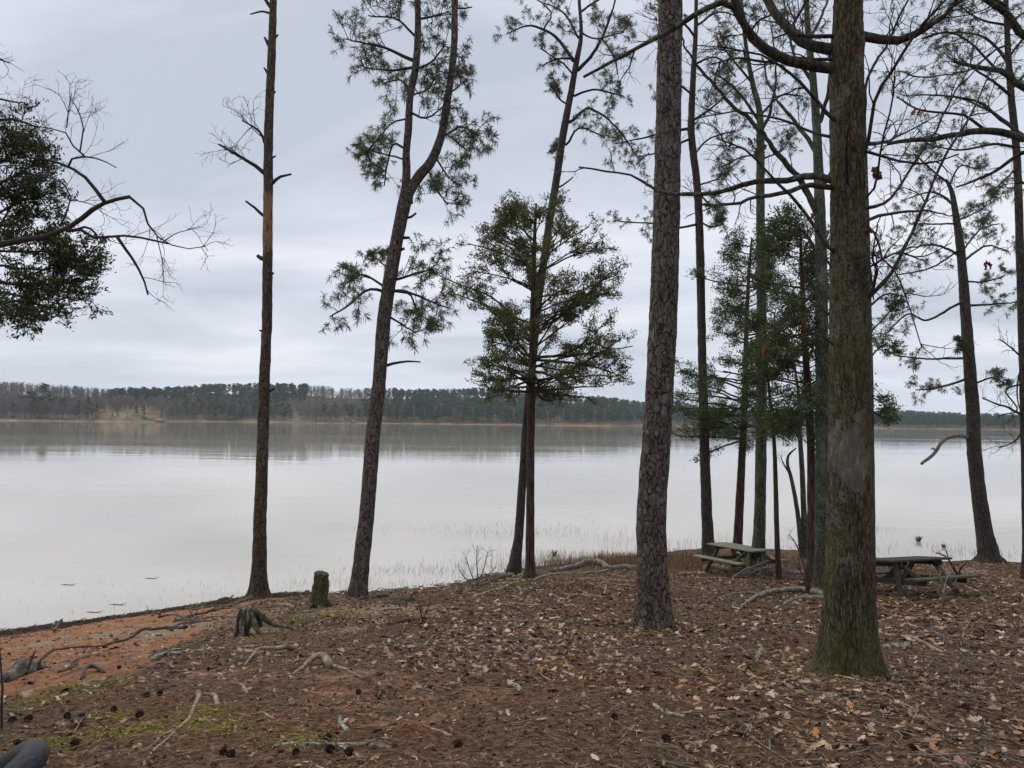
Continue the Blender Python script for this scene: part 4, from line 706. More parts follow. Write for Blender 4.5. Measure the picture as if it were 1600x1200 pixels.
# green fraction along the shore
GF = [(-900, .4), (0, .14), (120, .18), (200, .1), (262, .12), (300, .4), (330, .55), (440, .55), (475, .06), (560, .12), (600, .72), (640, .9), (860, .95), (1000, 1.), (2500, 1.)]
mp_, mbb, mtk, mcd = MB(), MB(), MB(), MB(); fr = random.Random(5)
for k in range(7200):
    px = fr.uniform(-260, 1900); row = fr.random(); back = 5 + 225 * row ** 1.3
    x, y = far_pt(px, back); y += 2; gfr = np.interp(px, *zip(*GF)); z = float(far_h(px, back))
    if row > .55 and 250 < px < 480: gfr = .95
    if row > .6 and 170 < px < 300: gfr = .9
    if 150 < px < 262 and back < 60: continue
    cl = .5 + .5 * float(vnoise(np.array([px * .025, back * .02, 1.]))); green = gfr > fr.random() * .6 + cl * .4
    h = (fr.uniform(11.5, 14.5) if back > 60 else fr.uniform(13, 16.5)) * (1. if back > 12 else .85)
    if green:
        if fr.random() < .12: inst(mcd, fr.choice(TC), x, y, z, h * .6, fr.uniform(0, 6), 1.4)
        else: inst(mp_, fr.choice(TP), x, y, z, h, fr.uniform(0, 6), fr.uniform(1.4, 2.0)); inst(mtk, fr.choice(TT), x, y, z, h, fr.uniform(0, 6))
    else:
        inst(mbb, fr.choice(TB), x, y, z, h * .95, fr.uniform(0, 6), 1.3); inst(mtk, fr.choice(TT), x, y, z, h * .9, fr.uniform(0, 6))
tag(mp_.build('pine_forest', M['farpine'], smooth=False), 'green pine woods covering the far shore of the lake', 'forest', kind='stuff')
tag(mcd.build('cedar_undergrowth', M['farcedar'], smooth=False), 'dark low cedars scattered through the woods on the far shore', 'undergrowth', kind='stuff')
tag(mbb.build('bare_woodland', M['farbare'], smooth=False), 'greyish leafless woods along the far shore of the lake', 'woodland', kind='stuff')
tag(mtk.build('forest_trunks', M['fartrunk'], smooth=False), 'thin pale trunks showing inside the far shore woods', 'trunks', kind='stuff')
# trees one can tell apart at the far waterline
def templ(name, tpl, mat): m_ = MB(); m_.add(*tpl); o = m_.build(name, mat, smooth=False); me = o.data; bpy.data.objects.remove(o); return me
mT = [templ('trunk', t_, M['fartrunk']) for t_ in TT]; mP = [templ('crown', t_, M['farpine']) for t_ in TP]; mC = [templ('crown', t_, M['farcedar']) for t_ in TC]; mB = [templ('crown', t_, M['farbare']) for t_ in TB]
def far_tree(kind, px, back, h, label, group=None, wide=1.):
    x, y = far_pt(px, back); z = float(far_h(px, back)); o = empty({'p': 'pine_tree', 'c': 'cedar_tree', 'b': 'bare_tree'}[kind], (x, y + 2, z - .2), label, 'tree', group); o.scale = (h * wide, h * wide, h); o.rotation_euler.z = fr.uniform(0, 6)
    for nm, me in (('trunk', fr.choice(mT)), ('crown', fr.choice({'p': mP, 'c': mC, 'b': mB}[kind]))): c = bpy.data.objects.new(nm, me); COL.objects.link(c); c.parent = o
far_tree('c', 17, 6, 14, 'small dark cedar at the far waterline, nearest the left edge of the view', wide=1.7)
far_tree('p', 48, 10, 22, 'broad green pine over the far left shore, standing among grey bare trees', wide=1.6)
far_tree('p', 68, 22, 27, 'tall rounded green pine topping the grey woods at far left', wide=1.5)
far_tree('c', 122, 8, 15, 'dark cedar left of the pale clearing on the far shore', wide=1.5)
far_tree('c', 137, 5, 17, 'biggest dark cedar clump beside the pale clearing on the far shore', wide=1.9)
far_tree('c', 150, 9, 13, 'lower dark cedar just right of the biggest clump on the far shore', wide=1.7)
far_tree('c', 212, 12, 11, 'round dark tree on the far bank above the bare slope', wide=1.9)
far_tree('c', 224, 7, 12, 'dark tree leaning over the rocky slope by the orange bank', wide=1.7)
far_tree('c', 252, 25, 8, 'little dark evergreen right above the orange clay bank', wide=1.8)
for px in (175, 183, 198): far_tree('c', px, 14, 5.5, 'low dark bush on the pale clearing slope of the far shore', 'bushes on the far clearing', 2.)
for px in (508, 523, 541, 549): far_tree('p', px, 12, 17, 'round green pine standing in front of grey bare trees on the far shore', 'green pines before the grey woods', 1.3)
for k in range(22): far_tree('b', 590 + k * 19 + fr.uniform(-6, 6), fr.uniform(2, 6), fr.uniform(12, 18), 'pale bare tree at the far waterline in front of the green pines', 'pale bare trees at the far waterline', 1.1)
for k in range(14): far_tree('b', 270 + k * 17 + fr.uniform(-6, 6), fr.uniform(2, 8), fr.uniform(12, 17), 'pale bare tree standing along the left half of the far shore', 'pale bare trees on the left far shore', 1.1)
for k in range(16): far_tree('p', 1395 + k * 15 + fr.uniform(-5, 5), fr.uniform(3, 8), fr.uniform(14, 18), 'hazy blue-green pine along the far right shore', 'hazy pines on the far right shore', 1.3)
# fallen pale trunk and orange clay bank, white float, marker
mb = MB(); x0, y0 = far_pt(348, 3); x1, y1 = far_pt(340, 14); tube(mb, [(x0, y0, 1.2), (x1, y1, 9)], [.28, .12], 6); tag(mb.build('leaning_trunk', M['grey_twig'], origin=(x0, y0, 1.2)), 'pale dead trunk leaning among the trees on the far shore', 'dead tree')
def blobmesh(c, s, seed, n=18, amp=.3, m=12):
    th = np.linspace(0, 2 * math.pi, n, endpoint=False); ph = np.linspace(-1.5, 1.5, m); P = np.array([[(math.cos(p) * math.cos(a), math.cos(p) * math.sin(a), math.sin(p)) for a in th] for p in ph]).reshape(-1, 3)
    P = P * (1 + amp * fbm(P * 1.7 + seed, 3, seed))[:, None] * np.array(s) + np.array(c); q = [(a * n + b, a * n + (b + 1) % n, (a + 1) * n + (b + 1) % n, (a + 1) * n + b) for a in range(m - 1) for b in range(n)]; return P, q
M['clay'] = flat_var('clay_bank', [(.3, (.16, .075, .035)), (.7, (.34, .19, .10))], scale=.6)
x, y = far_pt(249, 3); mb = MB(); mb.add(*blobmesh((x, y, .8), (4, 3, 1.7), 3)); tag(mb.build('clay_bank', M['clay'], origin=(x, y, 0)), 'bare orange clay bank at the tip of the far left point', 'bank')
x, y = far_pt(200, 22); mb = MB(); mb.add(*blobmesh((x, y, 1), (26, 14, 5.6), 5)); 
M['slope'] = flat_var('grass_slope', [(.3, (.12, .09, .045)), (.5, (.15, .12, .07)), (.7, (.25, .2, .12))], scale=.25); tag(mb.build('grassy_slope', M['slope'], origin=(x, y, 0)), kind='structure')
M['white'] = flat_var('weathered_white', [(.3, (.5, .5, .48)), (.7, (.75, .75, .73))], bs=0); M['buff'] = flat_var('buff_paint', [(.3, (.5, .4, .28)), (.7, (.7, .6, .45))], bs=0); M['orange'] = flat_var('orange_band', [(.3, (.5, .2, .06)), (.7, (.6, .26, .1))], bs=0)
def bx(mb, c, s, rz=0., ry=0., bev=0.):
    c = np.array(c, float); s = np.array(s, float) / 2; co, si = math.cos(rz), math.sin(rz); V = []
    for a in (-1, 1):
        for b in (-1, 1):
            for d in (-1, 1): V.append((a * s[0], b * s[1], d * s[2]))
    V = np.array(V); cy_, sy_ = math.cos(ry), math.sin(ry); V = np.stack([V[:, 0] * cy_ + V[:, 2] * sy_, V[:, 1], -V[:, 0] * sy_ + V[:, 2] * cy_], -1); V = np.stack([V[:, 0] * co - V[:, 1] * si, V[:, 0] * si + V[:, 1] * co, V[:, 2]], -1) + c
    mb.add(V, [(0, 1, 3, 2), (4, 6, 7, 5), (0, 4, 5, 1), (2, 3, 7, 6), (0, 2, 6, 4), (1, 5, 7, 3)])
d = ray(1042, 727); tt = EYE / -d[2]; bx0 = np.array([d[0] * tt, d[1] * tt, 0]); t = empty('marker_post', bx0, 'small buff marker post standing in open water right of the thick pine', 'marker')
mb = MB(); tube(mb, [bx0 + [0, 0, -.5], bx0 + [0, 0, 1.25]], [.13, .13], 10); mb.build('post', M['buff'], t, bx0)
mb = MB(); tube(mb, [bx0 + [0, 0, .85], bx0 + [0, 0, 1.05]], [.137, .137], 10); mb.build('band', M['orange'], t, bx0)
d = ray(873, 667); x, y = far_pt(873, -4); t = empty('moored_boat', (x, y, 0), 'tiny white open boat moored at the far shore', 'boat'); mb = MB()
hull = [(-2.6, .0, .1), (-2.2, .9, .35), (1.5, .9, .35), (3., 0, .5), (1.5, -.9, .35), (-2.2, -.9, .35)]; lo = [(a * .8, b * .6, -.2) for a, b, c in hull]
mb.add(np.array(hull + lo) + [x, y, .3], [(i, (i + 1) % 6, 6 + (i + 1) % 6, 6 + i) for i in range(6)] + [(6, 7, 8, 9), (6, 9, 10, 11)]); mb.build('hull', M['white'], t, (x, y, 0), smooth=False)
mb = MB(); bx(mb, (x, y, .6), (.4, 1.6, .12)); bx(mb, (x - 1.4, y, .6), (.4, 1.6, .12)); mb.build('seat', M['white'], t, (x, y, 0), smooth=False)

# ================================================================ picnic tables
def wood(name, a, b, c, rot=0):
    m, nt, bs = mat_nodes(name); tc = nt.nodes.new('ShaderNodeTexCoord'); mp = nt.nodes.new('ShaderNodeMapping'); nt.links.new(tc.outputs['Object'], mp.inputs[0]); mp.inputs['Scale'].default_value = (1.2, 14, 14)
    n = noise(nt, mp.outputs[0], 4, 5, .6); bl = noise(nt, coords(nt), 5, 4, .6); nt.links.new(mixc(nt, mrange(nt, bl, .4, .65), ramp(nt, n, [(.3, a), (.7, b)]), c), bs.inputs['Base Color']); bump(nt, bs, n, .6, .01); return m
M['greenwood'] = wood('mossy_grey_wood', (.10, .095, .065), (.32, .31, .235), (.18, .185, .115)); M['darkwood'] = wood('dark_wet_wood', (.04, .034, .028), (.10, .085, .068), (.055, .05, .036)); M['midwood'] = wood('mossy_brown_wood', (.05, .047, .033), (.12, .11, .075), (.075, .08, .042))
def picnic(label, N, Z, ang, mirror, mtop, mleg, mbench, L=1.85, tilt=.9):
    """N pixel of the near top corner; ang = direction of the long axis from the picture plane"""
    c0 = at(N[0], N[1], Z); s = -1 if mirror else 1
    W = .74; u = np.array([math.cos(ang) * s, math.sin(ang), 0]); w = np.array([-math.sin(ang) * s, math.cos(ang), 0])
    ctr = c0 + u * L / 2 + w * W / 2; top = c0[2]; g0 = gz(ctr[0], ctr[1])[0]; org = np.array([ctr[0], ctr[1], g0]); rz = math.atan2(u[1], u[0])
    t = empty('picnic_table', org, label, 'picnic table'); 
    e = .8; gx_ = (gz(ctr[0] + e, ctr[1], False) - gz(ctr[0] - e, ctr[1], False))[0] / (2 * e) * tilt; gy_ = (gz(ctr[0], ctr[1] + e, False) - gz(ctr[0], ctr[1] - e, False))[0] / (2 * e) * tilt
    Rt = Vector((0, 0, 1)).rotation_difference(Vector((-gx_, -gy_, 1)).normalized()).to_matrix(); c0v = Vector(c0); t.matrix_world = Matrix.Translation(c0v + Rt @ (Vector(org) - c0v)) @ (Rt @ Matrix.Rotation(rz, 3, 'Z')).to_4x4(); print('TABLE', gx_, gy_)
    ht = top - g0; hb = ht * .6
    def part(name, mat, f, lab=None):
        m_ = MB(); f(m_); o = m_.build(name, mat, t, smooth=False); bv = o.modifiers.new('bevel', 'BEVEL'); bv.width = .006; bv.segments = 1
        if lab: o['label'] = lab
        return o
    # local frame: x along, y across (near side = -s side)
    def top_(m_):
        for k in range(5): bx(m_, (rnd.uniform(-.015, .015), -W / 2 + W * (k + .5) / 5, ht - .02), (L, W / 5 - .008, .04), rnd.uniform(-.004, .004))
    part('tabletop', mtop, top_)
    yn = -s if not mirror else 1       # local y of the side toward the camera
    yn = -1. if not mirror else 1.
    for sy in (-1, 1): part('bench', mbench, lambda m_: [bx(m_, (0, sy * (.68 + .14 * k), hb - .02), (L * 1.02, .13, .04)) for k in (0, 1)])
    fx = L / 2 - .32
    for sx in (-1, 1):
        part('crossbeam', mleg, lambda m_: bx(m_, (sx * fx, 0, hb - .09), (.045, 1.62, .1)))
        part('top_batten', mleg, lambda m_: bx(m_, (sx * fx, 0, ht - .09), (.045, .7, .09)))
        for sy in (-1, 1):
            def leg(m_, sx=sx, sy=sy):
                if sx == -1: P = [(sx * fx - .06, sy * .24, ht - .06), (sx * fx - .06, sy * (.34 if sy == yn else .3), gzl(sx * fx, sy * .34))]
                else: P = [(sx * fx - .05, sy * .2, ht - .06), (sx * fx - .05, sy * .74, gzl(sx * fx, sy * .74))]
                a, b = np.array(P[0]), np.array(P[1]); tube4(m_, a, b, .10, .045)
            part('leg', mbench if (sx == -1 and sy == yn) else mleg, leg)
    for sy in (-1, 1): part('brace', mleg, lambda m_: tube4(m_, np.array((-fx, sy * .05, hb - .06)), np.array((-fx + .55, sy * .05, ht - .08)), .08, .04))
    for sy in (-1, 1): part('brace', mleg, lambda m_: tube4(m_, np.array((-fx + .06, sy * .22, ht - .08)), np.array((-fx + .06, sy * .72, hb - .06)), .08, .04))
def gzl(x, y): return -.02
def tube4(mb, a, b, w, tck):
    d = unit(b - a); x = np.array([1., 0, 0]); x = unit(x - d * np.dot(x, d)); y = np.cross(d, x); V = []
    for p in (a, b):
        for i, j in ((-1, -1), (1, -1), (1, 1), (-1, 1)): V.append(p + x * i * tck / 2 + y * j * w / 2)
    mb.add(V, [(0, 1, 2, 3), (7, 6, 5, 4)] + [(i, i + 4, (i + 1) % 4 + 4, (i + 1) % 4) for i in range(4)])
picnic('dark wet picnic table behind the right side of the big mossy oak', (1393, 876), 14.3, math.radians(28), False, M['darkwood'], M['darkwood'], M['midwood'])
picnic('mossy green-grey picnic table behind the lichen trunk left of the big oak', (1175, 861), 20.6, math.radians(64), True, M['greenwood'], M['midwood'], M['greenwood'], tilt=.5)

# ================================================================ stumps and logs
g = ground_at(497, 950); Z = g[1]
t = empty('tree_stump', g, 'upright cut stump with a flat capped top, dark bark and moss at its foot', 'stump')
def disp0(amp, s): return lambda p, rr, th: rr * (1 + amp * fbm(p * s, 3, 3) + .07 * np.cos(th[None] * 5 + 1) * np.exp(-np.clip(p[..., 2] - g[2], 0, 9) / .12))
P, r = pxpath([(497, 951, 31), (498, 938, 27), (501, 915, 23.5), (502, 899, 22)], Z); P, r = resample(P, r, 30); mb = MB(); v = tube(mb, P, r, 30, cap=False, disp=disp0(.14, 16)); mb.build('trunk', M['oak'], t, g)
mb = MB(); P2 = np.array([P[-1] - [0, 0, .01], P[-1] + [.005, 0, .02], P[-1] + [.01, 0, .045], P[-1] + [.012, 0, .055]]); tube(mb, P2, np.array([1.04, 1.08, .9, .5]) * r[-1], 24, disp=disp0(.12, 20)); mb.build('cap', M['lichen'], t, g)
for a, b in (((478, 955), (488, 945)), ((520, 950), (512, 942)), ((500, 962), (499, 948))):
    P = np.array([ground_at(*a) - [0, 0, .03], (ground_at(*a) + at(b[0], b[1], Z)) / 2 + [0, 0, .01], at(b[0], b[1], Z)]); P, r = resample(P, [.012, .03, .045], 10); mb = MB(); tube(mb, P, r, 8); mb.build('root', M['oak'], t, g)
g = ground_at(388, 992); Z = g[1]
t = empty('tree_stump', g, 'low weathered hollow stump with splayed silvery root legs, nearer than the capped stump', 'stump'); mb = MB()
S = F / Z
def lg(pts, dz, sides=12): 
    P, r = pxpath(pts, Z, dz); P, r = resample(P, r, 18); tube(mb, P, r, sides, disp=lambda p, rr, th: rr * (1 + .25 * fbm(p * 22 * np.array([1, 1, .4]), 3, 5)))
P, r = pxpath([(386, 951, 17), (385, 958, 20), (384, 968, 19), (382, 980, 17), (381, 990, 14)], Z, 0); P, r = resample(P, r, 26)
tube(mb, P[::-1], r[::-1], 36, cap=False, disp=lambda p, rr, th: rr * (1 + .2 * np.cos(th[None] * 7 + 2 * fbm(p * 9, 2, 3)) + .3 * fbm(p * 16 * np.array([1, 1, .4]), 3, 5)))
tube(mb, [P[0] - [0, 0, .02], P[0] + [0, 0, .004], P[0] + [0, 0, .012]], [r[0] * .98, r[0] * .9, r[0] * .3], 24, disp=lambda p, rr, th: rr * (1 + .25 * fbm(p * 20, 3, 5)))
for pts, dz in [([(380, 956, 13), (373, 970, 10), (369, 988, 7), (364, 1002, 4)], -.04), ([(384, 960, 12), (378, 978, 9), (380, 999, 5)], -.17), ([(391, 956, 12), (397, 972, 9), (403, 985, 8), (415, 995, 6), (426, 998, 3)], -.12), ([(394, 952, 9), (405, 957, 9), (416, 969, 8), (432, 976, 7), (452, 980, 5), (468, 985, 2)], .08), ([(386, 956, 12), (378, 965, 10), (376, 985, 6)], .2), ([(394, 956, 10), (404, 966, 9), (407, 978, 7)], .2)]: lg(pts, dz)
o = mb.build('stump_wood', bark_oak('weathered_stump', (.10, .088, .06), (.42, .37, .28), mossamt=.5, moss=(.07, .08, .03), vs=.12, sc=34), t, g)
mb = MB(); P, q = blobmesh(g + [0, 0, -.03], (.14, .12, .05), 4); mb.add(P, q); mb.build('moss', flat_var('moss_pad', [(.3, (.04, .05, .012)), (.7, (.14, .16, .03))], scale=60), t, g)

def gpath(pts, lift=.3, w=None, humps=None, n=None):
    """a polyline on the ground through these picture points, sampled with the terrain under it"""
    A = np.array([ground_at(p[0], p[1]) for p in pts]); D = A[:, 1]; ws = [(w[0] + (w[1] - w[0]) * i / max(len(pts) - 1, 1)) if w else p[2] for i, p in enumerate(pts)]
    r = np.array(ws) * .5 / F * D; L = np.linalg.norm(np.diff(A, axis=0), axis=1).sum(); n = n or int(min(max(10, L / .045), 130)); P, rr = resample(A, r, n)
    P[:, 0] += .25 * rr * vnoise(np.stack([np.arange(n) * .5, P[:, 0] * 3, P[:, 1]], -1), 3) ; P[:, 2] = gz(P[:, 0], P[:, 1]) + rr * lift + .5 * rr * vnoise(np.stack([np.arange(n) * .25, P[:, 0] * 3, P[:, 1]], -1), 8)
    if humps is not None: P[:, 2] += np.interp(np.linspace(0, 1, n), *zip(*humps))
    return P, rr
def ground_wood(name, label, cat, mat, paths, group=None, twig=0):
    P0, _ = gpath(paths[0][0], w=paths[0][1]); org = P0[len(P0) // 2]; mb = MB()
    for pp in paths:
        P, r = gpath(pp[0], w=pp[1], humps=pp[2] if len(pp) > 2 else None, lift=pp[3] if len(pp) > 3 else .35)
        tube(mb, P, r, 8 if r.max() > .012 else 5, cap0=True, disp=lambda p, rr, th: rr * (1 + .3 * vnoise(p * 25, 6)))
        for k in range(twig):
            i = rnd.randrange(2, len(P) - 1); q = [P[i]]; d = unit(np.array([rnd.uniform(-1, 1), rnd.uniform(-.6, .6), rnd.uniform(.1, .5)]))
            for _ in range(4): d = unit(d + R.normal(size=3) * .25); q.append(q[-1] + d * rnd.uniform(.03, .09))
            tube(mb, q, np.linspace(r[i] * .5, r[i] * .15, 5), 4)
    return tag(mb.build(name, mat, origin=org), label, cat, group)
EG = 'exposed_root'
W_ = [(EG, 'pale crooked root crossing the yellow moss patch, lower left', 'root', 'root', [([(233, 1172), (258, 1150), (280, 1135), (296, 1118), (304, 1102), (311, 1088), (310, 1082)], (3, 9))], 0),
      (EG, 'short pale root just below the crooked one in the yellow moss', 'root', 'root', [([(234, 1184), (248, 1170), (262, 1158), (272, 1149)], (4, 6))], 0),
      (EG, 'curved brown root end right of the crooked moss root', 'root', 'root', [([(314, 1081), (328, 1084), (336, 1090), (340, 1100)], (4, 9))], 0),
      (EG, 'arched smooth tan root between the hollow stump and the moss patch', 'root', 'root', [([(382, 1038), (394, 1030), (406, 1022), (420, 1020), (438, 1020), (452, 1017), (463, 1012)], (3, 9), [(0, 0), (.4, .05), (.7, .03), (1, 0)])], 0),
      (EG, 'humped tan root poking up right of the arched one', 'root', 'root', [([(455, 1057), (470, 1052), (484, 1044), (496, 1040), (506, 1042), (514, 1048)], (4, 13), [(0, 0), (.6, .06), (.85, .04), (1, -.01)]), ([(512, 1046), (530, 1049), (548, 1055), (568, 1064)], (7, 3))], 0),
      (EG, 'small bent root lying in the red soil below the arched root', 'root', 'root', [([(362, 1067), (374, 1070), (382, 1078), (386, 1083)], (3, 6))], 0),
      (EG, 'thin looping pale root left of the white lichen stick', 'root', 'root', [([(370, 1115), (392, 1116), (410, 1113), (420, 1118), (428, 1124)], (3, 5))], 0),
      ('fallen_branch', 'long thin dark branch snaking across the orange clay', 'branch', 'dark_twig', [([(62, 1040), (68, 1028), (80, 1020), (92, 1017), (125, 1013), (160, 1009), (195, 1000), (222, 986), (240, 985), (262, 983), (290, 984)], (4, 6))], 1),
      ('fallen_branch', 'lichen-covered pale stick between the clay and the hollow stump', 'branch', 'lstick', [([(236, 1036), (252, 1029), (270, 1026), (300, 1021), (330, 1018), (370, 1014), (402, 1011)], (9, 3))], 2),
      ('fallen_branch', 'arched dark stick on the lower edge of the orange clay', 'branch', 'drift', [([(126, 1064), (136, 1056), (148, 1052), (163, 1054)], (5, 6), [(0, 0), (.5, .05), (1, 0)])], 0),
      ('fallen_branch', 'peeled brown stick in the middle of the orange clay', 'branch', 'drift', [([(92, 1054), (104, 1049), (112, 1044), (119, 1040)], (5, 8)), ([(108, 1040), (125, 1033), (140, 1024), (150, 1026), (164, 1031)], (3, 3))], 1),
      ('fallen_branch', 'long horizontal lichen branch at the bottom edge, left of centre', 'branch', 'lstick', [([(425, 1172), (450, 1169), (490, 1170), (540, 1169), (590, 1170), (610, 1172)], (6, 8)), ([(532, 1172), (548, 1180), (566, 1188)], (8, 5))], 1),
      ('fallen_branch', 'short white lichen stick above the long horizontal branch', 'branch', 'lstick', [([(531, 1124), (533, 1135), (540, 1142), (546, 1147)], (7, 8))], 0),
      ('fallen_branch', 'stubby white lichen stick in the leaves at centre', 'branch', 'lstick', [([(796, 1069), (806, 1073), (814, 1080)], (8, 10))], 0),
      ('fallen_branch', 'small bent brown twig lying alone below centre', 'branch', 'drift', [([(808, 1152), (813, 1138), (820, 1134)], (4, 5))], 0),
      ('fallen_branch', 'brown curved stick left of the centre leaves', 'branch', 'root', [([(674, 1143), (688, 1146), (700, 1151), (706, 1153)], (4, 6))], 0),
      ('fallen_branch', 'lichen branch end in the leaves below the thick pine', 'branch', 'lstick', [([(1022, 1109), (1036, 1116), (1052, 1121), (1070, 1124)], (8, 5))], 1),
      ('fallen_branch', 'forked whitish twig in the leaves left of the big oak', 'branch', 'lstick', [([(1182, 1030), (1188, 1018), (1190, 1012), (1184, 1004)], (7, 3)), ([(1189, 1016), (1196, 1012)], (3, 2))], 1),
      ('fallen_branch', 'thick pale lichen branch arching in front of the left table', 'branch', 'lstick', [([(1158, 948), (1180, 938), (1200, 931), (1225, 928), (1255, 927), (1290, 933)], (4, 10), [(0, 0), (.5, .06), (.8, .05), (1, .0)])], 0),
      ('fallen_branch', 'long straight thin branch left of the thick pale arching one', 'branch', 'grey_twig', [([(1122, 933), (1150, 928), (1180, 928), (1205, 930)], (3, 5))], 1),
      ('fallen_branch', 'lower grey branch curving below the thick arching one', 'branch', 'grey_twig', [([(1224, 946), (1240, 938), (1260, 935), (1290, 937)], (4, 7))], 0),
      (EG, 'pale root wrapping the foot of the big mossy oak', 'root', 'root', [([(1265, 1041), (1275, 1043), (1290, 1051), (1310, 1057), (1335, 1063), (1365, 1072)], (8, 3), None, 1.)], 0),
      ('fallen_log', 'short broken log with grey lichen right of the big oak foot', 'log', 'lstick', [([(1382, 1014), (1400, 1014), (1420, 1012)], (12, 12))], 0),
      (EG, 'long tan root running right from behind the big oak', 'root', 'root', [([(1370, 990), (1395, 995), (1425, 1000), (1450, 1007), (1472, 1018)], (6, 7))], 0),
      ('fallen_branch', 'bent white twig in the leaves at lower right', 'branch', 'grey_twig', [([(1425, 1098), (1438, 1105), (1450, 1117), (1460, 1127), (1480, 1133), (1502, 1139)], (3, 4))], 0),
      ('fallen_branch', 'crooked pale twig above the bent white one', 'branch', 'grey_twig', [([(1482, 1062), (1500, 1080), (1520, 1093), (1540, 1102)], (2.5, 3))], 2),
      ('fallen_branch', 'long dark thin branch lying right of the big oak foot', 'branch', 'dark_twig', [([(1380, 1040), (1430, 1046), (1500, 1050), (1560, 1055), (1600, 1062)], (3, 4))], 2),
      ('fallen_branch', 'straight grey stick far right behind the big oak', 'branch', 'grey_twig', [([(1480, 970), (1530, 973), (1580, 974), (1620, 974)], (3, 5))], 1),
      (EG, 'thin brown root left of the small bent white twig under the oak', 'root', 'root', [([(1425, 1132), (1428, 1122), (1434, 1112), (1432, 1104)], (5, 4))], 0),
      (EG, 'thick grey root snaking right from the leaning pine along the bank', 'root', 'grey_twig', [([(862, 894), (878, 891), (896, 889), (912, 884), (930, 883), (944, 887), (950, 890), (975, 890), (995, 891)], (7, 9), [(0, 0), (.4, .05), (.6, .1), (.75, .02), (1, 0)])], 0),
      (EG, 'pale root creeping right from the dome cedar foot', 'root', 'root', [([(834, 908), (850, 903), (865, 899), (890, 897), (930, 895), (950, 892)], (5, 4))], 0),
      (EG, 'thin pale root on the bank slope halfway to the thick pine', 'root', 'root', [([(905, 908), (925, 905), (950, 906), (985, 909)], (3, 4))], 0),
      (EG, 'small hooked root on the slope left of the thick pine', 'root', 'root', [([(930, 917), (944, 916), (947, 920), (944, 927)], (3, 4))], 0),
      (EG, 'short pale root in the needles between cedar and thick pine', 'root', 'root', [([(870, 914), (885, 913), (898, 912)], (4, 5))], 0),
      (EG, 'forked pale root in the centre of the slope', 'root', 'root', [([(878, 930), (895, 932), (910, 931), (925, 935)], (5, 3)), ([(893, 932), (885, 938)], (4, 2))], 0),
      (EG, 'pale flat root in the slope left of the forked root', 'root', 'root', [([(772, 943), (790, 944), (808, 943)], (4, 4))], 0),
      (EG, 'dark root dropping from the leaning pine down to the water', 'root', 'drift', [([(800, 901), (785, 903), (770, 909), (750, 917), (735, 925), (724, 932)], (8, 3))], 1),
      (EG, 'pale root sloping left from the dome cedar foot', 'root', 'root', [([(820, 910), (800, 914), (775, 923), (750, 930), (735, 936)], (5, 3))], 0),
      (EG, 'upper knotted root left of the leaning pine at the bank edge', 'root', 'grey_twig', [([(802, 899), (785, 899), (770, 901), (762, 899)], (6, 4))], 2),
      (EG, 'broad root running left from the dead pine along the shore', 'root', 'drift', [([(392, 928), (372, 935), (350, 941), (325, 945), (300, 950), (282, 953)], (12, 4))], 1),
      (EG, 'lower dark root fanning left from the dead pine', 'root', 'drift', [([(398, 934), (380, 941), (355, 949), (325, 957), (298, 962), (270, 972)], (8, 3))], 1),
      (EG, 'dark root running right from the dead pine toward the capped stump', 'root', 'drift', [([(415, 928), (432, 929), (455, 931), (482, 927)], (5, 7))], 1),
      ('driftwood', 'dark fallen log lying right of the forked pine foot', 'log', 'drift', [([(562, 938), (585, 936), (605, 934), (622, 937), (645, 939)], (6, 9))], 1),
      ('fallen_branch', 'dark stick on the slope right of the capped stump', 'branch', 'drift', [([(606, 977), (625, 973), (645, 971), (662, 968)], (5, 6))], 1),
      ('fallen_branch', 'pale stick between the two stumps', 'branch', 'grey_twig', [([(432, 946), (445, 946), (458, 949)], (7, 6))], 0),
      ('fallen_branch', 'thin stick right of the hollow stump', 'branch', 'grey_twig', [([(478, 980), (495, 974), (512, 968)], (4, 3))], 1),
      ('driftwood', 'tangled forked driftwood branch at the waterline, left', 'driftwood', 'drift', [([(168, 960), (182, 955), (196, 955), (210, 960), (250, 962)], (7, 3), None, 1.), ([(190, 956), (220, 957), (250, 961)], (4, 3), None, 1.)], 3),
      ('driftwood', 'two dark sticks slanting out of the water at the left shore', 'driftwood', 'drift', [([(85, 985), (100, 972), (120, 963)], (5, 3), [(0, 0), (1, .15)]), ([(80, 984), (96, 966), (118, 960)], (3, 3), [(0, 0), (1, .2)])], 1),
      ('driftwood', 'crossed dark sticks on the clay under the dead pine roots', 'driftwood', 'drift', [([(262, 985), (285, 975), (310, 968), (340, 968)], (4, 3)), ([(300, 972), (306, 966), (318, 962)], (6, 3))], 2),
      ('fallen_log', 'short brown log under the left end of the mossy table', 'log', 'root', [([(1100, 889), (1120, 889), (1150, 893)], (9, 10))], 0),
      ('fallen_log', 'thin log on the ground left of the mossy table', 'log', 'root', [([(1062, 899), (1085, 896), (1104, 897)], (6, 5))], 0),
      ('fallen_log', 'pale log lying behind the thin cedar right of the mossy table', 'log', 'grey_twig', [([(1218, 897), (1245, 896), (1262, 898)], (7, 7))], 0),
      ('fallen_log', 'thin dark log in the leaf pile below the lichen trunk', 'log', 'drift', [([(1210, 905), (1245, 905), (1275, 908)], (5, 5))], 1)]
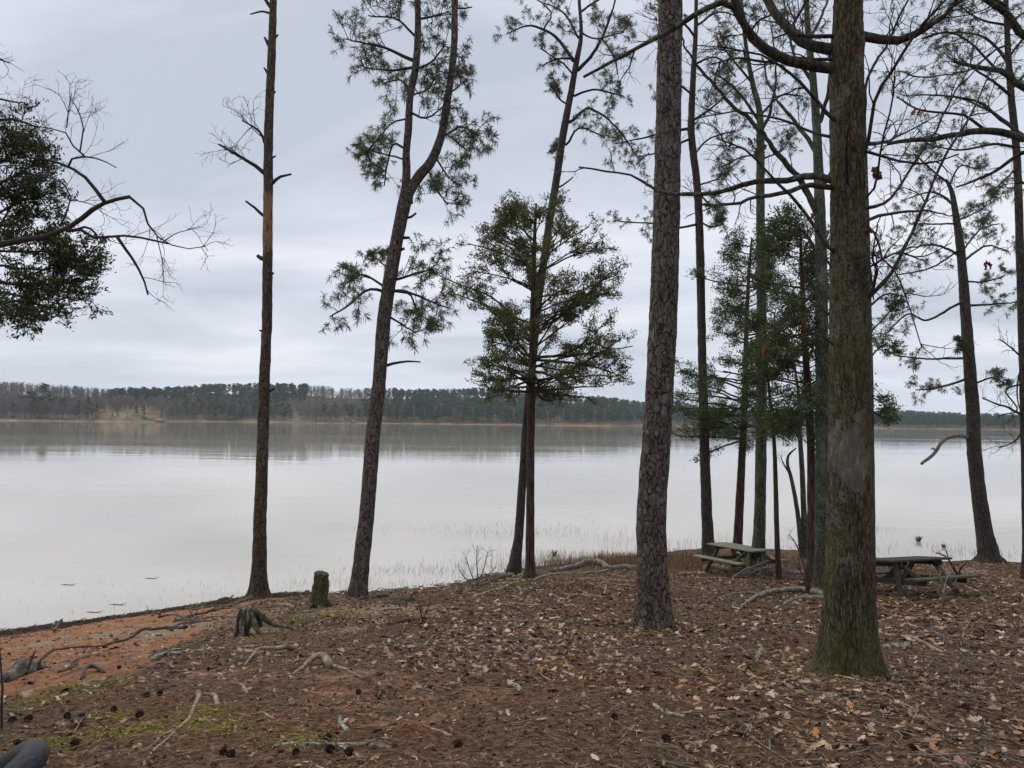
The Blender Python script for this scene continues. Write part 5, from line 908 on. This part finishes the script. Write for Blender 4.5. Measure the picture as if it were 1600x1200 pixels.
def rand_sticks(n, x0, x1, y0, y1, ln, w, nm, lab, cat, mat, grp, seed, slope=.12):
    q = random.Random(seed)
    for _ in range(n):
        px, py = q.uniform(x0, x1), q.uniform(y0, y1); L = ln * q.uniform(.5, 1.3); a = q.gauss(0, .5); dx, dy = math.cos(a) * L, math.sin(a) * L * slope * 2; b = q.uniform(-1, 1) * L * .06
        pts = [(px - dx / 2, py - dy / 2), (px - dx / 6, py - dy / 6 + b), (px + dx / 6, py + dy / 6 - b * .5), (px + dx / 2, py + dy / 2 + b * .6)]; ww = w * q.uniform(.6, 1.3)
        P, r = gpath(pts, lift=.15, w=(ww, ww * .5)); mb = MB(); tube(mb, P, r, 6, disp=lambda p, rr, th: rr * (1 + .3 * vnoise(p * 25, 6))); tag(mb.build(nm, mat, origin=P[len(P) // 2]), lab, cat, grp)
rand_sticks(26, 735, 1000, 894, 950, 42, 3.6, EG, 'short pale root showing on the needle-covered mound between the cedar and the thick pine', 'root', M['root'], 'short roots on the mound', 3)
rand_sticks(14, 1060, 1290, 898, 960, 50, 3., 'fallen_branch', 'thin grey stick lying on the ground near the mossy table', 'branch', M['grey_twig'], 'sticks near the mossy table', 4)
rand_sticks(12, 20, 330, 985, 1055, 30, 2.6, 'fallen_branch', 'small dark stick scattered on the orange clay', 'branch', M['drift'], 'small sticks on the clay', 5)
rand_sticks(12, 270, 400, 935, 972, 60, 5, EG, 'dark weathered root in the tangle left of the dead pine', 'root', M['drift'], 'root tangle by the dead pine', 6)
rand_sticks(16, 430, 700, 930, 985, 40, 3.4, 'fallen_branch', 'brown stick on the sandy slope around the forked pine', 'branch', M['drift'], 'sticks on the sandy slope', 7)
rand_sticks(14, 1380, 1600, 960, 1150, 60, 2.6, 'fallen_branch', 'thin twig in the leaves right of the big oak', 'branch', M['grey_twig'], 'twigs right of the oak', 8)
rand_sticks(22, 250, 1250, 1040, 1195, 50, 3., 'fallen_branch', 'small broken twig among the foreground leaves', 'branch', M['drift'], 'twigs in the foreground', 9)
for nm, lab, cat, mat, paths, tw in W_: ground_wood(nm, lab, cat, M[mat], paths, twig=tw)
# chunky driftwood log on the clay, left edge
g = ground_at(36, 1058); t = empty('driftwood_log', g, 'broken chunk of grey driftwood log on the orange clay at left', 'log')
mb = MB(); P, r = gpath([(6, 1068, 15), (22, 1060, 23), (42, 1052, 22), (58, 1047, 16), (66, 1044, 12)], lift=.75, n=26); tube(mb, P, r, 24, cap0=True, disp=lambda p, rr, th: rr * (.9 + .8 * fbm(p * np.array([3, 12, 12]), 3, 3) + .12 * np.cos(th[None] * 3))); mb.build('trunk', flat_var('split_driftwood', [(.3, (.03, .025, .02)), (.5, (.12, .1, .08)), (.75, (.3, .26, .2))], scale=16), t, g)
for pts, w in (([(43, 1045), (50, 1028), (55, 1015)], (5, 2)), ([(63, 1044), (62, 1036), (65, 1030)], (6, 3)), ([(30, 1052), (33, 1043)], (3, 2)), ([(14, 1062), (6, 1056), (0, 1060), (-8, 1066)], (5, 3))): limb(t, g, pts, g[1], w, None, M['drift'])
g = ground_at(3, 1140); t = empty('sapling', g, 'single thin bare sapling stem at the left edge', 'sapling'); limb(t, g, [(3, 1142), (2, 1100), (4, 1060), (0, 1040), (-2, 980)], g[1], (4, 2), None, M['dark_twig'], name='stem', wig=.004)
# brush pile
g = ground_at(1185, 902); t = empty('brush_pile', g, 'pile of thin pale arching cut branches at the foot of the lichen trunk', 'brush pile')
for pts, w in [([(1132, 909), (1150, 900), (1170, 893), (1200, 886), (1230, 892)], 4), ([(1140, 907), (1155, 895), (1172, 887), (1195, 880)], 4), ([(1150, 903), (1160, 901), (1180, 905)], 3), ([(1165, 905), (1178, 893), (1200, 887), (1225, 890)], 3), ([(1172, 890), (1185, 882), (1202, 876)], 3), ([(1180, 905), (1195, 888), (1215, 885), (1232, 893)], 3), ([(1160, 897), (1185, 897), (1205, 905)], 2.5)]:
    limb(t, g, pts, g[1], (w, 1.5), dict(OAKT, len=(.35, .15, .1), cnt=(5, 2, 0)), M['grey_twig'], dz=rnd.uniform(-.5, .3), scale=.9, wig=.01)
# bare shrubs
BS = dict(OAKT, len=(.3, .14, .08), cnt=(6, 3, 1.5), ang=.6, rad=(.004, .0025, .0015), rmin=.0015)
def shrub(label, foot, stems, mat='dark_twig', sc=1., w=(3, 1), st=BS):
    g = ground_at(*foot); t = empty('bare_shrub', g, label, 'shrub')
    for pts in stems: limb(t, g, [foot] + pts, g[1], w, st, M[mat], dz=rnd.uniform(-.25, .25), scale=sc, name='stem', t0=.3)
shrub('leafless reddish shrub rising from the water left of the leaning pine', (746, 918), [[(745, 885), (746, 850)], [(735, 895), (728, 870)], [(755, 890), (762, 862)], [(760, 905), (775, 885)], [(728, 905), (718, 890)]], 'grey_twig', 1.1, (2.2, 1))
shrub('thin brown bare shrub standing just left of the lichen oak foot', (1262, 930), [[(1258, 890), (1243, 850), (1232, 835)], [(1268, 890), (1278, 855)], [(1255, 900), (1240, 880)], [(1272, 905), (1290, 880)]], 'drift', 1., (3, 1.2))
shrub('wispy dry weed in front of the dark picnic table bench', (1474, 945), [[(1471, 905), (1468, 885)], [(1476, 915), (1484, 893)], [(1465, 925), (1452, 900)], [(1480, 925), (1495, 905)]], 'root', .7, (2.5, 1))
shrub('wispy dry seedling among the leaves right of the big oak', (1505, 1010), [[(1507, 985), (1520, 962)], [(1500, 990), (1492, 970)], [(1512, 995), (1530, 975)]], 'root', .35, (2.5, 1))
shrub('dead twiggy branch on the bank beyond the dark table', (1500, 905), [[(1490, 885), (1475, 868), (1462, 864)], [(1500, 890), (1510, 880)], [(1485, 880), (1478, 860)]], 'dark_twig', .8, (3, 1.5))
shrub('small bare weed on the slope right of the forked pine', (660, 975), [[(657, 955), (652, 940)], [(665, 958), (670, 945)]], 'drift', .5, (2, 1))
shrub('dry reddish weed at the far right edge among oak leaves', (1590, 985), [[(1592, 960), (1600, 935)], [(1580, 965), (1570, 945)], [(1597, 968), (1610, 950)]], 'root', .6, (2.5, 1))
# ================================================================ marsh, reeds
def blades(name, label, cat, mat, areas, seed, kind='stuff', lean=.25):
    rr = np.random.default_rng(seed); mb = MB()
    for cx, cy, rx, ry, n, h, w in areas:
        c = ground_at(cx, cy) if cy > 868 else None
        if c is None or base_h(c[0], c[1])[0] < 0: d = ray(cx, cy); t_ = EYE / -d[2]; c = np.array([d[0] * t_, d[1] * t_, 0])
        x = c[0] + rr.normal(size=n) * rx * .5; y = c[1] + rr.normal(size=n) * ry * .5; keep = (.5 + .5 * n2(x, y, .9, 3, seed)) > rr.random(n) * .8 + .12; x, y = x[keep], y[keep]; k = len(x)
        if not k: continue
        z = np.maximum(gz(x, y), -.05); hh = h * rr.uniform(.4, 1.15, k); d = rr.normal(size=(k, 2)) * lean; a = rr.uniform(0, 6.28, k); s = np.stack([np.cos(a), np.sin(a), 0 * a], -1) * w
        p0 = np.stack([x, y, z], -1); p1 = p0 + np.stack([d[:, 0] * hh * .35, d[:, 1] * hh * .35, hh * .6], -1); p2 = p0 + np.stack([d[:, 0] * hh, d[:, 1] * hh, hh * rr.uniform(.75, 1, k)], -1)
        v = np.stack([p0 - s, p0 + s, p1 + s * .8, p1 - s * .8, p2], 1).reshape(-1, 3); i = np.arange(k)[:, None] * 5; mb.add(v, i + np.array([[0, 1, 2, 3]]), i + np.array([[3, 2, 4]]))
    return tag(mb.build(name, mat, smooth=False), label, cat, kind=kind)
blades('marsh_grass', 'reddish brown marsh grass on the bank edge behind the thick pine', 'grass', M['marsh'], [(905, 878, 2., 1.6, 3000, .26, .004), (955, 877, 2.6, 1.8, 4200, .3, .004), (1010, 877, 2.6, 1.8, 3600, .3, .004), (1072, 880, 1.8, 1.6, 2600, .3, .004), (1000, 885, 3.6, 1.2, 2000, .24, .004), (1150, 882, 2, 1.4, 500, .26, .004), (1230, 880, 3, 1.4, 600, .26, .004), (880, 882, 1., .8, 500, .22, .004)], 3)
blades('water_reeds', 'sparse dark reeds standing in the shallow water along the shore', 'reeds', M['reed'], [(620, 896, 3.4, 1.2, 420, .22, .003), (690, 892, 3., 1.2, 460, .25, .003), (760, 885, 2.4, 1.4, 240, .3, .003), (850, 880, 2., 1.8, 600, .3, .003), (870, 866, 3, 2, 200, .3, .003), (750, 833, 5, 1.4, 260, .25, .004), (850, 829, 4.6, 2.2, 380, .32, .004), (950, 835, 6, 3, 90, .3, .004), (1060, 852, 3.5, 3, 380, .38, .004),
       (1100, 850, 4, 2, 240, .4, .004), (1210, 850, 5, 3, 240, .4, .004), (1380, 858, 5, 2.5, 220, .35, .004), (1480, 862, 6, 2.5, 320, .35, .004), (1560, 866, 4, 2, 260, .35, .004), (100, 912, 2, .8, 60, .15, .003), (90, 960, 3.5, 1.6, 130, .22, .0025), (250, 935, 3.4, 1.4, 120, .22, .0025), (340, 915, 2.4, 1.2, 110, .22, .0025), (450, 890, 2, 1.2, 60, .2, .003), (470, 915, 3, 1., 160, .25, .003), (530, 915, 2.4, 1.2, 160, .25, .003), (30, 1000, 3, 2, 50, .2, .003), (600, 915, 3, 1, 260, .22, .003), (1375, 828, 1.2, .5, 60, .4, .004)], 5, lean=.4)
for px, py, n, h, lab in [(1435, 846, 140, .26, 'round green grass tuft standing alone in the water beyond the dark table'), (1474, 855, 40, .2, 'smaller grass tuft in the water right of the round one'), (866, 868, 60, .25, 'yellow-green grass tuft at the left end of the marsh grass')]:
    d = ray(px, py); t_ = EYE / -d[2]; c = np.array([d[0] * t_, d[1] * t_, -.02]); mb = MB(); a = R.uniform(0, 6.28, n); l = R.uniform(.2, 1., n) * h * .7; hh = h * R.uniform(.5, 1, n); dv = np.stack([np.cos(a), np.sin(a), 0 * a], -1); s = np.stack([-np.sin(a), np.cos(a), 0 * a], -1) * .006
    p0 = c + dv * .05; p1 = p0 + dv * l[:, None] * .4 + np.array([0, 0, 1]) * hh[:, None] * .7; p2 = p0 + dv * l[:, None] + np.array([0, 0, 1]) * hh[:, None]; v = np.stack([p0 - s, p0 + s, p1 + s, p1 - s, p2], 1).reshape(-1, 3); i = np.arange(n)[:, None] * 5
    mb.add(v, i + np.array([[0, 1, 2, 3]]), i + np.array([[3, 2, 4]])); tag(mb.build('grass_tuft', M['green'], origin=c, smooth=False), lab, 'grass tuft')
# floating debris bits near the left shore
for px, py, w, lab in [(145, 957, 5, 'tiny dark snag tip poking from the water near the left shore'), (182, 945, 5, 'small floating bark piece above the shore driftwood'), (105, 914, 4, 'thin floating stick far out from the left shore'), (235, 904, 4, 'lone floating twig in the water left of the dead pine')]:
    d = ray(px, py); t_ = EYE / -d[2]; c = np.array([d[0] * t_, d[1] * t_, 0]); mb = MB(); P = [c + [-.22, 0, -.01], c + [-.08, .02, .006], c + [.1, -.02, .004], c + [.22, .05, .03]]; tube(mb, P, [.006, .011, .01, .004], 6); tag(mb.build('floating_stick', M['drift'], origin=c), lab, 'stick')

# ================================================================ ground litter
def in_clay(x, y): return inpoly(x, y, clay_poly)
def leaf_tpl(seed):
    r = np.random.default_rng(seed); ws = np.array([.03, .2, .1, .34, .13, .3, .12, .17, .02]) * r.uniform(.8, 1.15, 9); n = 9; xs_ = np.linspace(0, 1, n); cl = r.uniform(-.12, .3); cu = r.uniform(.1, .5); off = np.array([0, .06, 0, .09, 0, .07, 0, .03, 0]); V = []
    for i in range(n):
        z = cl * (xs_[i] - .5) ** 2 * 4 * .35
        V += [(xs_[i] + off[i] - .5, ws[i], z + cu * ws[i] * r.uniform(.3, 1.2)), (xs_[i] - .5, 0, z), (xs_[i] + off[i] - .5, -ws[i] * r.uniform(.8, 1.1), z + cu * ws[i] * r.uniform(.3, 1.2))]
    return np.array(V), np.array([(3 * i + a, 3 * i + a + 1, 3 * i + a + 4, 3 * i + a + 3) for i in range(n - 1) for a in (0, 1)])
def simple_tpl(seed):
    r = np.random.default_rng(seed); ws = np.array([.05, .25, .12, .27, .04]); V = []
    for i in range(5): V += [(i / 4 - .5, ws[i], ws[i] * r.uniform(.1, .6)), (i / 4 - .5, 0, .05 * (i - 2) ** 2 * r.uniform(-.5, 1)), (i / 4 - .5, -ws[i], ws[i] * r.uniform(.1, .6))]
    return np.array(V), np.array([(3 * i + a, 3 * i + a + 1, 3 * i + a + 4, 3 * i + a + 3) for i in range(4) for a in (0, 1)])
def scatter(mb, tpls, x, y, size, tilt=.35, lift=.004):
    n = len(x); z = gz(x, y); e = .05; nx = -(gz(x + e, y) - z) / e; ny = -(gz(x, y + e) - z) / e; N = unit(np.stack([nx, ny, np.ones(n)], -1) + R.normal(size=(n, 3)) * tilt * np.array([1, 1, .3])); N[:, 2] = np.abs(N[:, 2])
    a = R.uniform(0, 6.28, n); T = np.stack([np.cos(a), np.sin(a), 0 * a], -1); T = unit(T - N * (T * N).sum(-1, keepdims=True)); Bt = np.cross(N, T); k = R.integers(0, len(tpls), n)
    for i, (v, q) in enumerate(tpls):
        s = k == i; m_ = s.sum()
        if not m_: continue
        vv = (v[None, :, 0:1] * T[s][:, None] + v[None, :, 1:2] * Bt[s][:, None] + v[None, :, 2:3] * N[s][:, None]) * size[s][:, None, None] + np.stack([x[s], y[s], z[s] + lift + size[s] * .03], -1)[:, None]
        mb.add(vv.reshape(-1, 3), (np.arange(m_)[:, None, None] * len(v) + q[None]).reshape(-1, 4))
BASES = [(oak_g, .34), (ground_at(1018, 980), .34), (ground_at(1283, 917), .35), (ground_at(1183, 897), .4), (ground_at(827, 905), .35)]
def density(x, y):
    d = .34 + .5 * np.clip(n2(x, y, .45, 3, 77) * 1.6, -1, 1) + .28 * n2(x, y, 1.9, 2, 78)
    d = d + .45 * np.clip((x - .5) / 2.5, 0, 1) * np.clip((7.5 - y) / 3, 0, 1) + .2 * (x > 4.5) - .25 * (x < -1.0) + .6 * np.exp(-((x - (-.1)) ** 2 + (y - 6.6) ** 2) / 1.4)
    for (c, rad) in [(G(1190, 912)[:2], 1.2), (G(1450, 935)[:2], 2.0), (G(1500, 955)[:2], 2.2), (G(1180, 1010)[:2], .5), (G(1560, 960)[:2], 2.), (G(880, 1010)[:2], .9)]: d = d + .5 * np.exp(-((x - c[0]) ** 2 + (y - c[1]) ** 2) / rad ** 2)
    
    for c, rad in BASES: q = np.hypot(x - c[0], y - c[1]); d = d + .9 * np.exp(-((q - rad) / (rad * .8)) ** 2)
    d = np.where(in_clay(x, y), .06, d); d = np.where(base_h(x, y) < .12, 0, d); return d
def spots(n, x0, x1, y0, y1, k=1., pw=1.):
    x = R.uniform(x0, x1, n); y = y0 + (y1 - y0) * R.random(n) ** pw; keep = R.random(n) < density(x, y) * k; return x[keep], y[keep]
mb = MB(); LT = [leaf_tpl(s) for s in range(9)]; LS = [simple_tpl(s) for s in range(5)]
x, y = spots(22000, -6, 7.5, 1.8, 8.5); scatter(mb, LT, x, y, R.uniform(.035, .09, len(x)), .42)
x, y = spots(13000, -6, 7.5, 1.8, 8.5, 1.2); scatter(mb, LS, x, y, R.uniform(.02, .055, len(x)), .4)
CHK = 1
lm_ = mb; mb = MB()
CH = [(np.array([(-.5, -.22, .1), (.5, -.3, 0), (.45, .25, .15), (-.4, .3, 0)]), np.array([(0, 1, 2, 3)])), (np.array([(-.5, -.1, 0), (.3, -.28, .1), (.5, .1, 0), (-.3, .22, .12)]), np.array([(0, 1, 2, 3)])), (np.array([(-.5, 0, .2), (0, -.2, 0), (.5, .05, .1), (0, .2, 0)]), np.array([(0, 1, 2, 3)]))]
n_ = 90000; x = R.uniform(-6.5, 8, n_); y = 1.8 + 9.5 * R.random(n_) ** 1.25; k_ = R.random(n_) < np.where(in_clay(x, y), .12, .55 + .4 * n2(x, y, 1.1, 3, 60)); x, y = x[k_], y[k_]; scatter(mb, CH, x, y, R.uniform(.012, .04, len(x)), .55)
n_ = 60000; x = R.uniform(-13, 16, n_); y = R.uniform(9, 25, n_); k_ = (R.random(n_) < np.where(in_clay(x, y), .1, .5 + .4 * n2(x, y, .9, 3, 61))) & (base_h(x, y) > .15); x, y = x[k_], y[k_]; scatter(mb, CH, x, y, R.uniform(.03, .07, len(x)), .5)
x, y = spots(34000, -14, 18, 8, 28, 1., 1.3); scatter(lm_, LS, x, y, R.uniform(.06, .13, len(x)), .3)
tag(mb.build('forest_debris', M['debris'], smooth=False), 'small dull bits of bark and crumbled leaf covering the soil', 'forest debris', kind='stuff')
mb = lm_
tag(mb.build('leaf_litter', M['leafl'], smooth=True), 'fallen tan and brown oak leaves strewn over the bank', 'leaf litter', kind='stuff')
mb = MB()
def straw(n, x0, x1, y0, y1, L, w, k=1., pw=1.):
    x = R.uniform(x0, x1, n); y = y0 + (y1 - y0) * R.random(n) ** pw; d = .75 + .5 * n2(x, y, .7, 2, 31); d = np.where(in_clay(x, y), .08, d); d = np.where(base_h(x, y) < .1, 0, d); s = R.random(n) < d * k; x, y = x[s], y[s]; m_ = len(x)
    a = R.uniform(0, 6.28, m_) ; l = L * R.uniform(.5, 1.1, m_); dx, dy = np.cos(a) * l / 2, np.sin(a) * l / 2; z0 = gz(x - dx, y - dy) + .006 + R.uniform(0, .012, m_); z1 = gz(x + dx, y + dy) + .006 + R.uniform(0, .012, m_); zm = np.maximum(gz(x, y) + .008, (z0 + z1) / 2 + .002); sx, sy = -np.sin(a) * w, np.cos(a) * w
    b = R.normal(size=m_) * l * .08; v = np.stack([np.stack([x - dx, y - dy, z0], -1), np.stack([x + sx + b * np.sin(a), y + sy - b * np.cos(a), zm], -1), np.stack([x + dx, y + dy, z1], -1), np.stack([x - sx + b * np.sin(a), y - sy - b * np.cos(a), zm], -1)], 1).reshape(-1, 3); i = np.arange(m_)[:, None] * 4
    mb.add(v, i + np.array([[0, 1, 2, 3]]))
straw(95000, -6, 7.5, 1.8, 8.5, .12, .0015, pw=1.2); straw(60000, -12, 16, 7.5, 24, .16, .004)
tag(mb.build('pine_straw', M['straw'], smooth=False), 'reddish fallen pine needles carpeting the bank', 'pine straw', kind='stuff')
# small sticks and bark bits
mb = MB(); x, y = spots(2600, -6, 8, 1.8, 10, 1.5); z = gz(x, y)
for i in range(len(x)):
    a = rnd.uniform(0, 6.28); L = rnd.uniform(.04, .22) * (1.5 if rnd.random() < .1 else 1); c, s = math.cos(a), math.sin(a); b = rnd.uniform(-.3, .3) * L; P = np.array([(x[i] - c * L, y[i] - s * L, 0), (x[i] - s * b, y[i] + c * b, 0), (x[i] + c * L, y[i] + s * L, 0)]); P[:, 2] = gz(P[:, 0], P[:, 1]) + .008; P[1, 2] += .006; r0 = rnd.uniform(.0015, .005); tube(mb, P, [r0, r0 * .9, r0 * .4], 4, cap=False)
tag(mb.build('twig_litter', M['grey_twig'], smooth=True), 'small broken grey twigs scattered through the leaf litter', 'twigs', kind='stuff')
mb = MB()
wx = R.uniform(-17, 1, 90000); wy = R.uniform(8, 23, 90000); wh = base_h(wx, wy); lim = np.where(wx < -5, .8 - .3 * np.clip((wx + 7) / 2, 0, 1), .1); kk = (wh > -.03) & (wh < lim) & (R.random(90000) < np.clip(1.1 - wh / lim, 0, 1) * np.where(wx < -5, .9, .35) * (.5 + .6 * n2(wx, wy, .8, 2, 12))); wx, wy = wx[kk][:7500], wy[kk][:7500]
for k in range(len(wx)):
    a = rnd.gauss(.35, .7); L = rnd.uniform(.02, .15) * (2 if rnd.random() < .06 else 1); c, s_ = math.cos(a), math.sin(a); P = np.array([(wx[k] - c * L, wy[k] - s_ * L, 0), (wx[k], wy[k], 0), (wx[k] + c * L, wy[k] + s_ * L, 0)]); P[:, 2] = np.maximum(gz(P[:, 0], P[:, 1]), -.005) + .012 + rnd.uniform(0, .03); P[2, 2] += rnd.uniform(-.01, .05); r0 = rnd.uniform(.003, .010); tube(mb, P, [r0, r0, r0 * .5], 4)
tag(mb.build('wrack_line', M['drift'], smooth=True), 'dark line of washed-up sticks and debris along the left waterline', 'debris', kind='stuff')
# moss tufts
mb = MB()
for (c, rad) in MOSSP:
    n = int(min(max(12000 * rad ** 2, 2200), 8000) * (1 if c[1] < 9 else .35)); a = R.uniform(0, 6.28, n); q = np.abs(R.normal(size=n)) * rad * .55; x = c[0] + np.cos(a) * q * 1.2; y = c[1] + np.sin(a) * q; k = (.5 + .5 * n2(x, y, 5, 2, 4)) > R.random(n) * .9 + .1; x, y = x[k], y[k]; n = len(x); z = gz(x, y); w = .006 if c[1] < 9 else .012
    v = np.stack([np.stack([x, y, z], -1) + R.normal(size=(n, 3)) * w * np.array([1, 1, .3]) + [0, 0, .004] for _ in range(3)], 1).reshape(-1, 3); mb.add(v, None, np.arange(n)[:, None] * 3 + np.array([[0, 1, 2]]))
tag(mb.build('moss_patches', M['moss'], smooth=False), 'yellow-green moss growing in patches on the bank', 'moss', kind='stuff')
# green weed
# ---- pine cones: one mesh, many objects
mb = MB(); P, q = blobmesh((0, 0, 0), (.018, .018, .032), 2, 10, .05, 8); mb.add(P, q)
for k in range(64):
    z = -.03 + .06 * k / 63; a = k * 2.4; rr = .028 * math.sqrt(max(1 - (z / .036) ** 2, .05)); c = np.array([math.cos(a) * rr, math.sin(a) * rr, z]); o_ = unit(np.array([math.cos(a), math.sin(a), .45])); s = np.array([-math.sin(a), math.cos(a), 0]) * .008; mb.add([c * .45 - s * .6, c * .45 + s * .6, c + o_ * .006 + s, c + o_ * .008 + [0, 0, .003], c + o_ * .006 - s], [(0, 1, 2, 4)], [(2, 3, 4)])
o = mb.build('pine_cone', M['cone'], smooth=False); cme = o.data; bpy.data.objects.remove(o)
CP = [(515, 1180), (545, 1184), (462, 1190), (228, 1085), (218, 1117), (178, 1110), (128, 1122), (44, 1128), (20, 1128), (28, 1163), (118, 1161), (511, 1161), (348, 1185), (326, 1045), (672, 1080), (1040, 1160), (715, 1170), (1170, 1045), (1380, 1109), (1207, 1112), (1508, 1109), (1350, 1167), (960, 1130), (560, 1090), (186, 1050), (250, 1085), (105, 1122), (360, 1191)]
for px, py in CP:
    g = ground_at(px, py); o = bpy.data.objects.new('pine_cone', cme); COL.objects.link(o); o.location = g + [0, 0, .016]; o.rotation_euler = (1.4 + rnd.uniform(-.3, .3), 0, rnd.uniform(0, 6.28)); sc = rnd.uniform(.42, .7); o.scale = (sc,) * 3; tag(o, 'small dark open pine cone lying on the forest floor', 'pine cone', 'pine cones on the forest floor')
# ================================================================ padded handle at the lower left corner
M['foam'] = flat_var('dark_grey_foam', [(.3, (.018, .019, .021)), (.7, (.042, .044, .048))], .8, 160, .3, bs=.5); M['metal'] = flat_var('black_metal', [(.3, (.015, .015, .016)), (.7, (.03, .03, .032))], .5, 5, .5, bs=0)
c = at(40, 1185, .95); gg = np.array([c[0] - .12, c[1] + .05, gz(c[0] - .12, c[1] + .05)[0]]); t = empty('stroller', gg, 'dark grey foam-padded push handle poking in at the bottom left corner', 'stroller handle')
P = np.array([at(-60, 1300, .84), at(-10, 1245, .86), at(30, 1206, .89), at(52, 1184, .93), at(54, 1177, .97), at(44, 1176, 1.01), at(20, 1190, 1.04), at(-20, 1215, 1.07), at(-80, 1255, 1.1)]); P, r = resample(P, [.0155] * 9, 60); mb = MB(); tube(mb, P, r, 24); mb.build('handle_grip', M['foam'], t, gg)
for i, e in ((0, np.array([-.85, .75])), (-1, np.array([-.8, 1.25]))):
    e3 = np.array([e[0], e[1], gz(*e)[0] + .12]); mb = MB(); tube(mb, [P[i] + (P[i + 1 if i == 0 else -2] - P[i]) * .0, e3], [.011, .011], 10); mb.build('frame_tube', M['metal'], t, gg)
    mb = MB(); a = np.linspace(0, 6.283, 25)[:-1]; C3 = e3 + np.stack([np.cos(a) * .1, 0 * a, np.sin(a) * .1], -1); C3 = np.vstack([C3, C3[:1]]); tube(mb, C3, np.full(25, .018), 8); wo = mb.build('wheel', M['metal'], t, gg)
    mb = MB(); [tube(mb, [e3, e3 + np.array([math.cos(b), 0, math.sin(b)]) * .09], [.006, .005], 5) for b in np.arange(0, 6.28, 1.047)]; mb.build('spokes', M['metal'], wo, gg)
# ================================================================ haze
def haze():
    m = bpy.data.materials.new('haze'); m.use_nodes = True; nt = m.node_tree; nt.nodes.clear(); o = nt.nodes.new('ShaderNodeOutputMaterial'); v = nt.nodes.new('ShaderNodeVolumePrincipled'); v.inputs['Density'].default_value = HAZE; v.inputs['Color'].default_value = (.76, .88, 1, 1); v.inputs['Anisotropy'].default_value = .2; nt.links.new(v.outputs[0], o.inputs['Volume'])
    mb = MB(); bx(mb, (0, 700, 30), (5000, 2600, 84)); h = mb.build('haze', m, smooth=False); tag(h, kind='stuff', label='thin blue haze over the lake', cat='haze'); return h
HAZE = .0001
haze()
